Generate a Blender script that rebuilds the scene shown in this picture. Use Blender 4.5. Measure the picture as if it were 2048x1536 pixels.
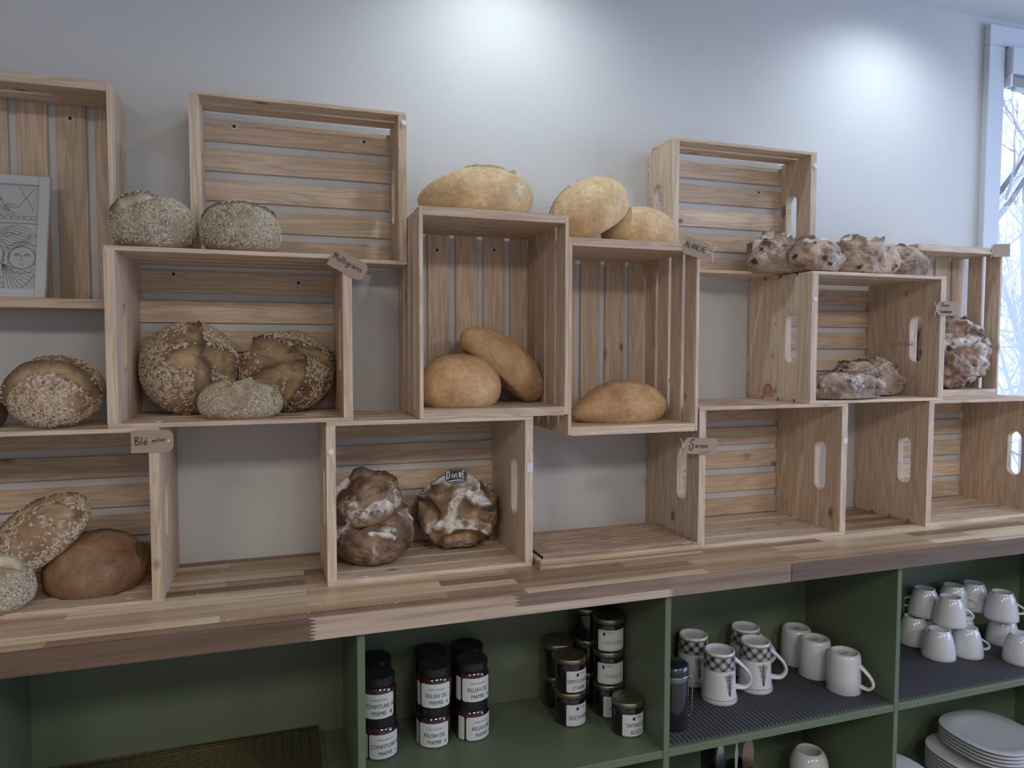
import bpy, bmesh, math, random
import numpy as np
from mathutils import Vector, Matrix, Euler, noise as mnoise

for o in list(bpy.data.objects):
    bpy.data.objects.remove(o)
scn = bpy.context.scene
COL = scn.collection
PI = math.pi
R = math.radians

# ------------------------------------------------------------------ camera, world, lights, exposure
F_PX = 1432.466
yaw, pitch, roll = .3204, .0518, .0019
fw = Vector((math.sin(yaw)*math.cos(pitch), math.cos(yaw)*math.cos(pitch), -math.sin(pitch)))
rt = fw.cross(Vector((0, 0, 1))).normalized()
up = rt.cross(fw)
r2 = rt*math.cos(roll)+up*math.sin(roll)
u2 = -rt*math.sin(roll)+up*math.cos(roll)
cam = bpy.data.cameras.new('camera')
cam.sensor_width = 36
cam.lens = F_PX/2048*36
cam.clip_start = .02
camo = bpy.data.objects.new('camera', cam)
m = Matrix.Identity(4)
for i in range(3):
    m[i][0] = r2[i]; m[i][1] = u2[i]; m[i][2] = -fw[i]
m[0][3], m[1][3], m[2][3] = .3742, -1.7926, .503
camo.matrix_world = m
COL.objects.link(camo)
scn.camera = camo

scn.view_settings.view_transform = 'Standard'
scn.view_settings.look = 'None'
scn.view_settings.gamma = 1
scn.view_settings.exposure = 0.58
scn.view_settings.use_curve_mapping = False

w = bpy.data.worlds.new('world'); scn.world = w; w.use_nodes = True
bg = w.node_tree.nodes['Background']
bg.inputs[0].default_value = (.66, .80, 1.0, 1)
bg.inputs[1].default_value = 1.25

CEIL = 1.582; FLOOR = -.90

def spot(name, loc, target, watts, col, ang, blend=1.0, rad=.03):
    l = bpy.data.lights.new(name, 'SPOT'); l.energy = watts; l.color = col
    l.spot_size = R(ang); l.spot_blend = blend; l.shadow_soft_size = rad
    o = bpy.data.objects.new(name, l); o.location = loc
    d = Vector(target)-Vector(loc)
    o.rotation_euler = d.to_track_quat('-Z', 'Y').to_euler()
    COL.objects.link(o); return o
def area(name, loc, rot, sx, sy, watts, col):
    l = bpy.data.lights.new(name, 'AREA'); l.shape = 'RECTANGLE'; l.size = sx; l.size_y = sy
    l.energy = watts; l.color = col
    o = bpy.data.objects.new(name, l); o.location = loc; o.rotation_euler = rot
    COL.objects.link(o); return o
# the two recessed wall washers above the crates
spot('downlight_beam', (.93, -.30, 1.560), (.93, -.16, .5), 8.4, (.84, .95, 1), 150, 1.0, .025)
spot('downlight_beam', (2.15, -.30, 1.560), (2.13, -.16, .5), 8.0, (.80, .93, 1), 150, 1.0, .025)
# added ambient fill panels at ceiling height behind the camera, no known lamps
for lx in (-.9, .9, 2.5):
    area('ambient_fill_light', (lx, -2.9, 1.56), (0, 0, 0), .6, .6, 17, (1, .93, .85))
# added blue fill from the right, as if from an invented side window
area('side_blue_fill', (4.30, -1.8, .65), (0, R(90), 0), 1.3, 2.4, 30, (.42, .58, 1.0))

# ------------------------------------------------------------------ helpers
def tag(o, label=None, cat=None, group=None, kind=None):
    if label: o['label'] = label
    if cat: o['category'] = cat
    if group: o['group'] = group
    if kind: o['kind'] = kind
    return o
def empty(name, loc, label, cat, group=None):
    o = bpy.data.objects.new(name, None); o.location = loc; o.empty_display_size = .02
    COL.objects.link(o); return tag(o, label, cat, group)
def obj(name, me, mat=None, parent=None, loc=(0, 0, 0), rot=(0, 0, 0)):
    o = bpy.data.objects.new(name, me); COL.objects.link(o)
    if mat is not None and len(me.materials) == 0:
        me.materials.append(mat)
    if parent: o.parent = parent
    o.location = loc; o.rotation_euler = rot
    return o
def from_bm(name, bm, smooth=False):
    me = bpy.data.meshes.new(name)
    bmesh.ops.recalc_face_normals(bm, faces=bm.faces)
    bm.to_mesh(me); bm.free()
    if smooth:
        for p in me.polygons: p.use_smooth = True
    return me
def add_box(bm, x0, x1, y0, y1, z0, z1, bev=0):
    r = bmesh.ops.create_cube(bm, size=1)
    vs = r['verts']
    for v in vs:
        v.co = Vector((x0+(v.co.x+.5)*(x1-x0), y0+(v.co.y+.5)*(y1-y0), z0+(v.co.z+.5)*(z1-z0)))
    if bev:
        es = list({e for v in vs for e in v.link_edges})
        bmesh.ops.bevel(bm, geom=es, offset=bev, segments=1, profile=.5, affect='EDGES')
def box(name, x0, x1, y0, y1, z0, z1, mat, parent=None, bev=.0012, loc=None, rot=(0, 0, 0)):
    """mesh centred on its own middle so the grain starts from the board itself"""
    cx, cy, cz = (x0+x1)/2, (y0+y1)/2, (z0+z1)/2
    bm = bmesh.new(); add_box(bm, x0-cx, x1-cx, y0-cy, y1-cy, z0-cz, z1-cz, bev)
    return obj(name, from_bm(name, bm), mat, parent, loc or (cx, cy, cz), rot)
def lathe(bm, prof, n=48, cx=0, cy=0, close=False):
    rings = []
    for r, z in prof:
        if r < 1e-6: rings.append([bm.verts.new((cx, cy, z))])
        else: rings.append([bm.verts.new((cx+r*math.cos(2*PI*i/n), cy+r*math.sin(2*PI*i/n), z)) for i in range(n)])
    for a, b in zip(rings, rings[1:]):
        for i in range(n):
            j = (i+1) % n
            if len(a) == 1 and len(b) == 1: continue
            if len(a) == 1: bm.faces.new((a[0], b[j], b[i]))
            elif len(b) == 1: bm.faces.new((a[i], a[j], b[0]))
            else: bm.faces.new((a[i], a[j], b[j], b[i]))
def tube(bm, pts, rad, n=8, cap=True):
    pts = [Vector(p) for p in pts]
    rad = rad if isinstance(rad, (list, tuple)) else [rad]*len(pts)
    rings = []; t0 = (pts[1]-pts[0]).normalized()
    a = t0.orthogonal().normalized()
    for i, p in enumerate(pts):
        t = (pts[min(i+1, len(pts)-1)]-pts[max(i-1, 0)]).normalized()
        a = (a-t*a.dot(t)).normalized(); b = t.cross(a)
        rings.append([bm.verts.new(p+(a*math.cos(2*PI*k/n)+b*math.sin(2*PI*k/n))*rad[i]) for k in range(n)])
    for p, q in zip(rings, rings[1:]):
        for k in range(n):
            bm.faces.new((p[k], p[(k+1) % n], q[(k+1) % n], q[k]))
    if cap:
        bm.faces.new(rings[0][::-1]); bm.faces.new(rings[-1])
def smoothpath(pts, k=6):
    P = [Vector(p) for p in pts]; out = []
    for i in range(len(P)-1):
        p0 = P[max(i-1, 0)]; p1 = P[i]; p2 = P[i+1]; p3 = P[min(i+2, len(P)-1)]
        for j in range(k):
            t = j/k
            out.append(.5*((2*p1)+(-p0+p2)*t+(2*p0-5*p1+4*p2-p3)*t*t+(-p0+3*p1-3*p2+p3)*t**3))
    out.append(P[-1]); return out
def copy_tree(o, parent=None):
    c = o.copy(); COL.objects.link(c); c.parent = parent
    for ch in list(o.children): copy_tree(ch, c)
    return c

# ------------------------------------------------------------------ materials
def newmat(name):
    mt = bpy.data.materials.new(name); mt.use_nodes = True
    nt = mt.node_tree; b = nt.nodes['Principled BSDF']
    return mt, nt, b
def N(nt, t, **kw):
    n = nt.nodes.new(t)
    for k, v in kw.items(): setattr(n, k, v)
    return n
def L(nt, a, b): nt.links.new(a, b)
def plain(name, col, rough=.5, metal=0, coat=0, spec=None, bump=0, bscale=200, trans=0):
    mt, nt, b = newmat(name)
    b.inputs['Base Color'].default_value = (*col, 1); b.inputs['Roughness'].default_value = rough
    b.inputs['Metallic'].default_value = metal; b.inputs['Coat Weight'].default_value = coat
    b.inputs['Transmission Weight'].default_value = trans
    if spec is not None: b.inputs['Specular IOR Level'].default_value = spec
    if bump:
        tc = N(nt, 'ShaderNodeTexCoord'); n = N(nt, 'ShaderNodeTexNoise'); n.inputs['Scale'].default_value = bscale
        n.inputs['Detail'].default_value = 4
        bp = N(nt, 'ShaderNodeBump'); bp.inputs['Strength'].default_value = bump; bp.inputs['Distance'].default_value = .002
        L(nt, tc.outputs['Object'], n.inputs['Vector']); L(nt, n.outputs['Fac'], bp.inputs['Height']); L(nt, bp.outputs['Normal'], b.inputs['Normal'])
    return mt
def ramp(nt, stops, interp='LINEAR'):
    r = N(nt, 'ShaderNodeValToRGB'); r.color_ramp.interpolation = interp
    e = r.color_ramp.elements
    while len(e) < len(stops): e.new(.5)
    for q, (p, c) in zip(e, stops):
        q.position = p; q.color = (*c, 1) if len(c) == 3 else c
    return r
def mixc(nt, fac, a, b, mode='MIX'):
    m_ = N(nt, 'ShaderNodeMix', data_type='RGBA', blend_type=mode)
    for s, v in ((m_.inputs[0], fac), (m_.inputs[6], a), (m_.inputs[7], b)):
        if hasattr(v, 'links') or hasattr(v, 'is_linked'): L(nt, v, s)
        elif isinstance(v, (int, float)): s.default_value = v
        else: s.default_value = (*v, 1)
    return m_.outputs[2]
def pine(name, axis, light=(.74, .595, .46), dark=(.52, .385, .275), knots=1.0):
    mt, nt, b = newmat(name)
    tc = N(nt, 'ShaderNodeTexCoord'); oi = N(nt, 'ShaderNodeObjectInfo')
    sh = N(nt, 'ShaderNodeVectorMath', operation='SCALE'); sh.inputs[3].default_value = 37.0
    cb = N(nt, 'ShaderNodeCombineXYZ')
    mr = N(nt, 'ShaderNodeMath', operation='MULTIPLY'); mr.inputs[1].default_value = .61
    L(nt, oi.outputs['Random'], mr.inputs[0])
    L(nt, oi.outputs['Random'], cb.inputs[0]); L(nt, mr.outputs[0], cb.inputs[1]); L(nt, oi.outputs['Random'], cb.inputs[2])
    L(nt, cb.outputs[0], sh.inputs[0])
    ad = N(nt, 'ShaderNodeVectorMath', operation='ADD')
    L(nt, tc.outputs['Object'], ad.inputs[0]); L(nt, sh.outputs[0], ad.inputs[1])
    a1 = {'x': (1.2, 16, 16), 'z': (16, 16, 1.2), 'y': (16, 1.2, 16)}[axis]
    mp = N(nt, 'ShaderNodeMapping'); mp.inputs['Scale'].default_value = a1
    L(nt, ad.outputs[0], mp.inputs[0])
    n1 = N(nt, 'ShaderNodeTexNoise'); n1.inputs['Scale'].default_value = 2.2; n1.inputs['Detail'].default_value = 3; n1.inputs['Distortion'].default_value = .6
    L(nt, mp.outputs[0], n1.inputs['Vector'])
    # growth rings: sine of the broad noise
    mm = N(nt, 'ShaderNodeMath', operation='MULTIPLY'); mm.inputs[1].default_value = 42
    L(nt, n1.outputs['Fac'], mm.inputs[0])
    sn = N(nt, 'ShaderNodeMath', operation='SINE'); L(nt, mm.outputs[0], sn.inputs[0])
    rr = N(nt, 'ShaderNodeMapRange'); rr.inputs[1].default_value = -1; rr.inputs[2].default_value = 1
    L(nt, sn.outputs[0], rr.inputs[0])
    c0 = mixc(nt, rr.outputs[0], light, dark)
    c1 = mixc(nt, .62, light, c0)
    # broad tone
    n2 = N(nt, 'ShaderNodeTexNoise'); n2.inputs['Scale'].default_value = .35; n2.inputs['Detail'].default_value = 2
    L(nt, mp.outputs[0], n2.inputs['Vector'])
    r2_ = ramp(nt, [(.3, (.82, .80, .78)), (.7, (1.08, 1.06, 1.03))]); L(nt, n2.outputs['Fac'], r2_.inputs[0])
    c2 = mixc(nt, 1.0, c1, r2_.outputs[0], 'MULTIPLY')
    # fine fibres
    mp3 = N(nt, 'ShaderNodeMapping'); mp3.inputs['Scale'].default_value = {'x': (6, 260, 260), 'z': (260, 260, 6), 'y': (260, 6, 260)}[axis]
    L(nt, ad.outputs[0], mp3.inputs[0])
    n3 = N(nt, 'ShaderNodeTexNoise'); n3.inputs['Scale'].default_value = 1; n3.inputs['Detail'].default_value = 2
    L(nt, mp3.outputs[0], n3.inputs['Vector'])
    r3 = ramp(nt, [(.3, (.88, .87, .86)), (.7, (1.05, 1.05, 1.05))]); L(nt, n3.outputs['Fac'], r3.inputs[0])
    c3 = mixc(nt, 1.0, c2, r3.outputs[0], 'MULTIPLY')
    # per board tone
    r4 = ramp(nt, [(0, (.90, .87, .84)), (.5, (1, 1, 1)), (1, (1.05, 1.07, 1.08))]); L(nt, oi.outputs['Random'], r4.inputs[0])
    c4 = mixc(nt, 1.0, c3, r4.outputs[0], 'MULTIPLY')
    # knots
    mpk = N(nt, 'ShaderNodeMapping'); mpk.inputs['Scale'].default_value = {'x': (9, 15, 15), 'z': (15, 15, 9), 'y': (15, 9, 15)}[axis]
    L(nt, ad.outputs[0], mpk.inputs[0])
    vo = N(nt, 'ShaderNodeTexVoronoi'); vo.inputs['Scale'].default_value = 1
    L(nt, mpk.outputs[0], vo.inputs['Vector'])
    sx = N(nt, 'ShaderNodeSeparateColor'); L(nt, vo.outputs['Color'], sx.inputs[0])
    gate = N(nt, 'ShaderNodeMath', operation='MULTIPLY'); gate.inputs[1].default_value = .30*knots
    pw = N(nt, 'ShaderNodeMath', operation='POWER'); pw.inputs[1].default_value = 2.4
    L(nt, sx.outputs[0], pw.inputs[0]); L(nt, pw.outputs[0], gate.inputs[0])
    lt = N(nt, 'ShaderNodeMapRange'); lt.interpolation_type = 'SMOOTHSTEP'
    L(nt, vo.outputs['Distance'], lt.inputs[0]); lt.inputs[1].default_value = 0; L(nt, gate.outputs[0], lt.inputs[2])
    lt.inputs[3].default_value = .98; lt.inputs[4].default_value = 0
    c5 = mixc(nt, lt.outputs[0], c4, (.15, .075, .045))
    L(nt, c5, b.inputs['Base Color'])
    b.inputs['Roughness'].default_value = .62
    bp = N(nt, 'ShaderNodeBump'); bp.inputs['Strength'].default_value = .12; bp.inputs['Distance'].default_value = .001
    L(nt, n3.outputs['Fac'], bp.inputs['Height']); L(nt, bp.outputs['Normal'], b.inputs['Normal'])
    return mt
PX, PZ, PY = pine('pine_grain_across', 'x'), pine('pine_grain_upright', 'z'), pine('pine_grain_deep', 'y')
PXE = pine('pine_plank_panel', 'x', (.74, .595, .46), (.50, .365, .26), .8)
PZE = pine('pine_panel_upright', 'z', (.74, .595, .46), (.50, .365, .26), .8)

def with_knot(base, name, cy, cz, ry, rz, col):
    # the same board with one big knot at a fixed place on it (local y, z)
    mt = base.copy(); mt.name = name; nt = mt.node_tree; b = nt.nodes['Principled BSDF']
    src = b.inputs['Base Color'].links[0].from_socket
    tc = N(nt, 'ShaderNodeTexCoord'); mp = N(nt, 'ShaderNodeMapping'); mp.vector_type = 'POINT'
    mp.inputs['Scale'].default_value = (0, 1/ry, 1/rz); mp.inputs['Location'].default_value = (0, -cy/ry, -cz/rz)
    L(nt, tc.outputs['Object'], mp.inputs[0])
    ln_ = N(nt, 'ShaderNodeVectorMath', operation='LENGTH'); L(nt, mp.outputs[0], ln_.inputs[0])
    r = ramp(nt, [(0, (*col, 1)), (.40, (*col, 1)), (.46, (col[0]*.3, col[1]*.3, col[2]*.3, 1)), (.50, (1, 1, 1, 1)), (.62, (.80, .74, .68, 1)), (.66, (1, 1, 1, 1)), (.80, (.88, .84, .8, 1)), (.84, (1, 1, 1, 1))])
    hf = N(nt, 'ShaderNodeMath', operation='MULTIPLY'); hf.inputs[1].default_value = .48; L(nt, ln_.outputs['Value'], hf.inputs[0])
    L(nt, hf.outputs[0], r.inputs[0])
    L(nt, mixc(nt, 1.0, src, r.outputs[0], 'MULTIPLY'), b.inputs['Base Color'])
    return mt
def acacia(name, attr=False):
    mt, nt, b = newmat(name)
    tc = N(nt, 'ShaderNodeTexCoord')
    mp = N(nt, 'ShaderNodeMapping'); mp.inputs['Scale'].default_value = (1.6, 40, 40)
    L(nt, tc.outputs['Object'], mp.inputs[0])
    n1 = N(nt, 'ShaderNodeTexNoise'); n1.inputs['Scale'].default_value = 1.5; n1.inputs['Detail'].default_value = 6; n1.inputs['Distortion'].default_value = .8
    L(nt, mp.outputs[0], n1.inputs['Vector'])
    rg = ramp(nt, [(.28, (.66, .62, .58)), (.5, (.98, .96, .95)), (.75, (1.18, 1.18, 1.18))]); L(nt, n1.outputs['Fac'], rg.inputs[0])
    if attr:
        at = N(nt, 'ShaderNodeVertexColor'); at.layer_name = 'Col'; base = at.outputs[0]
    else:
        br = N(nt, 'ShaderNodeTexBrick'); br.offset = .37; br.inputs['Scale'].default_value = 1
        br.inputs['Mortar Size'].default_value = .0; br.inputs['Brick Width'].default_value = .43; br.inputs['Row Height'].default_value = .034
        br.inputs['Color1'].default_value = (0, 0, 0, 1); br.inputs['Color2'].default_value = (1, 1, 1, 1)
        L(nt, tc.outputs['Object'], br.inputs['Vector'])
        rp = ramp(nt, [(0, (.20, .125, .078)), (.3, (.33, .22, .138)), (.55, (.45, .325, .205)), (.8, (.54, .405, .27)), (1, (.74, .60, .44))])
        L(nt, br.outputs['Color'], rp.inputs[0]); base = rp.outputs[0]
    c = mixc(nt, 1.0, base, rg.outputs[0], 'MULTIPLY')
    L(nt, c, b.inputs['Base Color']); b.inputs['Roughness'].default_value = .38
    return mt
ACA, ACAE = acacia('acacia_butcher_block'), acacia('acacia_edge', True)

def paint(name, col, rough=.6, var=.05, bump=.05):
    mt, nt, b = newmat(name)
    tc = N(nt, 'ShaderNodeTexCoord'); n = N(nt, 'ShaderNodeTexNoise'); n.inputs['Scale'].default_value = 5; n.inputs['Detail'].default_value = 5
    L(nt, tc.outputs['Object'], n.inputs['Vector'])
    r = ramp(nt, [(.3, tuple(c*(1-var) for c in col)), (.7, tuple(c*(1+var) for c in col))]); L(nt, n.outputs['Fac'], r.inputs[0])
    L(nt, r.outputs[0], b.inputs['Base Color']); b.inputs['Roughness'].default_value = rough
    n2 = N(nt, 'ShaderNodeTexNoise'); n2.inputs['Scale'].default_value = 160; n2.inputs['Detail'].default_value = 3
    L(nt, tc.outputs['Object'], n2.inputs['Vector'])
    bp = N(nt, 'ShaderNodeBump'); bp.inputs['Strength'].default_value = bump; bp.inputs['Distance'].default_value = .002
    L(nt, n2.outputs['Fac'], bp.inputs['Height']); L(nt, bp.outputs['Normal'], b.inputs['Normal'])
    return mt
WALL = paint('wall_paint', (.60, .60, .595), .7, .015, .08)
CEILM = paint('ceiling_paint', (.66, .68, .70), .8, .01)
TRIM = paint('trim_paint', (.60, .64, .70), .5, .01, .02)
GREEN = paint('green_cabinet_paint', (.118, .150, .090), .5, .06, .05)
FLOORM = paint('floor_tile', (.30, .28, .26), .5, .08)
KRAFT = paint('kraft_card', (.36, .265, .195), .8, .05, .1)
INK = plain('marker_ink', (.015, .013, .012), .6)
CHALK = plain('chalk_white', (.75, .75, .75), .9)
SLATE = plain('chalkboard_black', (.02, .021, .023), .6)
TWINE = plain('cotton_twine', (.66, .60, .52), .9)
WHITEC = plain('white_ceramic', (.62, .63, .65), .18, coat=.4)
FELT = plain('white_felt', (.72, .71, .74), .8)
TAPE = plain('white_tape', (.68, .66, .68), .5)
STEEL = plain('steel', (.62, .62, .62), .28, 1)
SCREW = plain('zinc_screw', (.72, .74, .74), .4, .4)
HOLE = plain('screw_recess', (.03, .03, .03), .6)
LIDB = plain('black_lid', (.012, .012, .013), .32)
LIDG = plain('bronze_lid', (.30, .27, .19), .34, .9)
JAM = plain('dark_red_relish_in_glass', (.035, .008, .008), .08, coat=.5)
BLUEJ = plain('dark_berry_in_glass', (.012, .006, .009), .08, coat=.5)
PAPER = plain('label_paper', (.62, .64, .64), .6)
PAPERG = plain('green_label_paper', (.50, .56, .50), .6)
PAPERW = plain('white_label_paper', (.60, .62, .66), .6)
GREYT = plain('grey_print', (.22, .24, .24), .7)
LGREYT = plain('light_grey_print', (.42, .44, .44), .7)
REDP = plain('red_print', (.45, .04, .03), .6)
ORANGE = plain('orange_line', (.46, .22, .07), .4)
TREEP = plain('tree_print', (.025, .028, .035), .5)
BLACKP = plain('black_plastic', (.015, .016, .018), .25, coat=.4)
WIRE = plain('brass_wire', (.20, .13, .06), .45, .8)
FRAMEM = paint('white_frame', (.50, .51, .52), .5, .02)
ARTP = plain('art_paper', (.46, .46, .47), .8)
LINE = plain('art_line', (.06, .06, .065), .8)
SNOW = plain('snow', (.9, .92, .97), .9)
BARK = paint('bark', (.20, .17, .19), .9, .3, .5)
FROST = plain('frosted_twig', (.42, .42, .50), .9)
STONEW = plain('mat_base', (.06, .06, .07), .8)
def vcol(name, rough=.6, coat=0, nscale=0, namp=0, bump=0, bscale=300):
    mt, nt, b = newmat(name)
    at = N(nt, 'ShaderNodeVertexColor'); at.layer_name = 'Col'
    src = at.outputs[0]
    if nscale:
        tc = N(nt, 'ShaderNodeTexCoord'); n = N(nt, 'ShaderNodeTexNoise'); n.inputs['Scale'].default_value = nscale; n.inputs['Detail'].default_value = 6
        n.inputs['Roughness'].default_value = .65
        L(nt, tc.outputs['Object'], n.inputs['Vector'])
        r = ramp(nt, [(.28, (1-namp,)*3), (.72, (1+namp,)*3)]); L(nt, n.outputs['Fac'], r.inputs[0])
        src = mixc(nt, 1.0, src, r.outputs[0], 'MULTIPLY')
        if bump:
            n2 = N(nt, 'ShaderNodeTexNoise'); n2.inputs['Scale'].default_value = bscale; n2.inputs['Detail'].default_value = 4
            L(nt, tc.outputs['Object'], n2.inputs['Vector'])
            bp = N(nt, 'ShaderNodeBump'); bp.inputs['Strength'].default_value = bump; bp.inputs['Distance'].default_value = .003
            L(nt, n2.outputs['Fac'], bp.inputs['Height']); L(nt, bp.outputs['Normal'], b.inputs['Normal'])
    L(nt, src, b.inputs['Base Color']); b.inputs['Roughness'].default_value = rough; b.inputs['Coat Weight'].default_value = coat
    return mt
CRUST = vcol('bread_crust', .62, 0, 90, .22, .55, 260)
GLAZEP = vcol('printed_ceramic', .2, .4)
FLAKE = vcol('oat_and_seed_topping', .75)
def matmat():
    mt, nt, b = newmat('ribbed_rubber_mat')
    tc = N(nt, 'ShaderNodeTexCoord')
    wv = N(nt, 'ShaderNodeTexWave', wave_type='BANDS', bands_direction='X'); wv.inputs['Scale'].default_value = 26
    wv.inputs['Distortion'].default_value = .3
    L(nt, tc.outputs['Object'], wv.inputs['Vector'])
    wy = N(nt, 'ShaderNodeTexWave', wave_type='BANDS', bands_direction='Y'); wy.inputs['Scale'].default_value = 60
    L(nt, tc.outputs['Object'], wy.inputs['Vector'])
    mu = N(nt, 'ShaderNodeMath', operation='MULTIPLY_ADD'); mu.inputs[1].default_value = .25
    L(nt, wy.outputs['Fac'], mu.inputs[0]); L(nt, wv.outputs['Fac'], mu.inputs[2])
    r = ramp(nt, [(.2, (.022, .022, .027)), (.95, (.085, .08, .092))]); L(nt, mu.outputs[0], r.inputs[0])
    L(nt, r.outputs[0], b.inputs['Base Color']); b.inputs['Roughness'].default_value = .8
    bp = N(nt, 'ShaderNodeBump'); bp.inputs['Strength'].default_value = .8; bp.inputs['Distance'].default_value = .003
    L(nt, mu.outputs[0], bp.inputs['Height']); L(nt, bp.outputs['Normal'], b.inputs['Normal'])
    return mt
MATM = matmat()
def glassmat(name, tint=(1, 1, 1), rough=0.0):
    mt, nt, b = newmat(name)
    tr = N(nt, 'ShaderNodeBsdfTransparent'); tr.inputs[0].default_value = (*tint, 1)
    gl = N(nt, 'ShaderNodeBsdfGlossy'); gl.inputs['Roughness'].default_value = rough
    mx = N(nt, 'ShaderNodeMixShader'); mx.inputs[0].default_value = .06; L(nt, tr.outputs[0], mx.inputs[1]); L(nt, gl.outputs[0], mx.inputs[2])
    L(nt, mx.outputs[0], nt.nodes['Material Output'].inputs[0])
    return mt
PANE = glassmat('window_glass', (.97, .985, 1))
DARKGLASS = plain('smoked_glass', (.018, .02, .026), .06, coat=.6)

# ------------------------------------------------------------------ room shell
def wall_with_hole(name, plane, u0, u1, z0, z1, hole, t, mat):
    """wall made of four blocks around one opening; plane 'y' spans x, plane 'x' spans y"""
    bm = bmesh.new(); hu0, hu1, hz0, hz1 = hole
    for (a, b_, c, d) in ((u0, hu0, z0, z1), (hu1, u1, z0, z1), (hu0, hu1, z0, hz0), (hu0, hu1, hz1, z1)):
        if plane[0] == 'y': add_box(bm, a, b_, plane[1], plane[1]+t, c, d)
        else: add_box(bm, plane[1], plane[1]+t, a, b_, c, d)
    bmesh.ops.remove_doubles(bm, verts=bm.verts, dist=1e-5)
    o = obj(name, from_bm(name, bm), mat); o['kind'] = 'structure'; return o
WX0, WX1, WZ0, WZ1 = 2.665, 4.30, .03, 1.49
wall_with_hole('wall_back', ('y', 0.0), -2.6, 4.5, FLOOR, CEIL, (WX0, WX1, WZ0, WZ1), .12, WALL)
wall_with_hole('wall_right', ('x', 4.38), -4.6, 0.0, FLOOR, CEIL, (-3.2, -.5, -.1, 1.4), .12, WALL)  # unseen wall; its opening is invented to let blue daylight onto the crates
def sbox(name, *a, **k):
    o = box(name, *a, **k); o['kind'] = 'structure'; return o
sbox('wall_front', -2.72, 4.5, -4.84, -4.72, FLOOR, CEIL, WALL, bev=0)
sbox('wall_left', -2.72, -2.6, -4.6, 0, FLOOR, CEIL, WALL, bev=0)
sbox('ceiling', -2.72, 4.5, -4.72, .12, CEIL, CEIL+.1, CEILM, bev=0)
sbox('floor', -2.72, 4.5, -4.72, .12, FLOOR-.1, FLOOR, FLOORM, bev=0)
# window in the back wall: casing, sash, pane
win = bpy.data.objects.new('window_1', None); COL.objects.link(win); win.location = (WX0, 0, WZ0); win['kind'] = 'structure'
def wpart(name, x0, x1, y0, y1, z0, z1, mat):
    return box(name, x0-WX0, x1-WX0, y0, y1, z0-WZ0, z1-WZ0, mat, win, bev=.002)
bm = bmesh.new()
add_box(bm, -.07, 0, -.022, 0, -.03, 1.4595, .002); add_box(bm, 1.635, 1.70, -.022, 0, -.03, 1.4595, .002)
add_box(bm, -.07, 1.70, -.022, 0, 1.46, 1.525, .002)
obj('casing', from_bm('casing', bm), TRIM, win)
bm = bmesh.new()
add_box(bm, 0, .012, .0, .10, 0, 1.46); add_box(bm, 1.623, 1.635, 0, .10, 0, 1.46)
add_box(bm, 0, 1.635, 0, .10, 0, .012); add_box(bm, 0, 1.635, 0, .10, 1.448, 1.46)
add_box(bm, .83, .87, .05, .09, .012, 1.448)
obj('window_frame', from_bm('window_frame', bm), TRIM, win)
wpart('pane', WX0+.012, WX1-.012, .068, .072, WZ0+.012, WZ1-.012, PANE)
# roller blind
bl = empty('roller_blind', (2.672, -.03, 1.40), 'white roller blind cassette rolled up at the top of the window', 'blind')
box('cassette', 0, 1.60, -.012, .050, 0, .086, TRIM, bl, .004)
bm = bmesh.new(); tube(bm, [(.02, .012, -.022), (1.58, .012, -.022)], .020, 20)
obj('blind_roll', from_bm('blind_roll', bm, True), TRIM, bl)
box('hem_bar', .03, 1.57, .000, .014, -.050, -.030, TRIM, bl, .002)
bm = bmesh.new(); add_box(bm, .004, .016, -.004, .03, -.040, 0, .002)
obj('bracket', from_bm('bracket', bm), plain('white_bracket', (.8, .82, .86), .4), bl)

# ------------------------------------------------------------------ outside: snow and bare trees
bm = bmesh.new()
bmesh.ops.create_grid(bm, x_segments=30, y_segments=30, size=14)
for v in bm.verts: v.co.z = .25*mnoise.noise(v.co*.35)
gs = obj('snow_ground', from_bm('snow_ground', bm, True), SNOW, None, (6, 14.4, -1.1)); tag(gs, 'white snow covered ground outside the window', 'snow', kind='stuff')
def branch(bm, p, d, length, rad, depth, rng, lim):
    pts = [p.copy()]; rs = [rad]; n = 6; q = p.copy(); dd = d.copy()
    for i in range(n):
        dd = (dd+Vector((rng.uniform(-.18, .18), rng.uniform(-.18, .18), rng.uniform(-.10, .16)))).normalized()
        q = q+dd*length/n; pts.append(q.copy()); rs.append(rad*(1-.6*(i+1)/n))
    tube(bm, pts, rs, 5 if depth > 1 else 4, cap=False)
    if depth > 0:
        k = {3: 7, 2: 6, 1: 5}.get(depth, 4)
        for j in range(k):
            t = rng.uniform(.25, 1)*n; i = min(int(t), n-1)
            s = pts[i].lerp(pts[i+1], t-i)
            ax = Vector((rng.uniform(-1, 1), rng.uniform(-.6, .6), rng.uniform(-.4, 1))).normalized()
            nd = (dd*.6+ax*.9).normalized()
            branch(bm, s, nd, length*rng.uniform(.45, .7), max(rs[i]*.5, .0035), depth-1, rng, lim)
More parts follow.
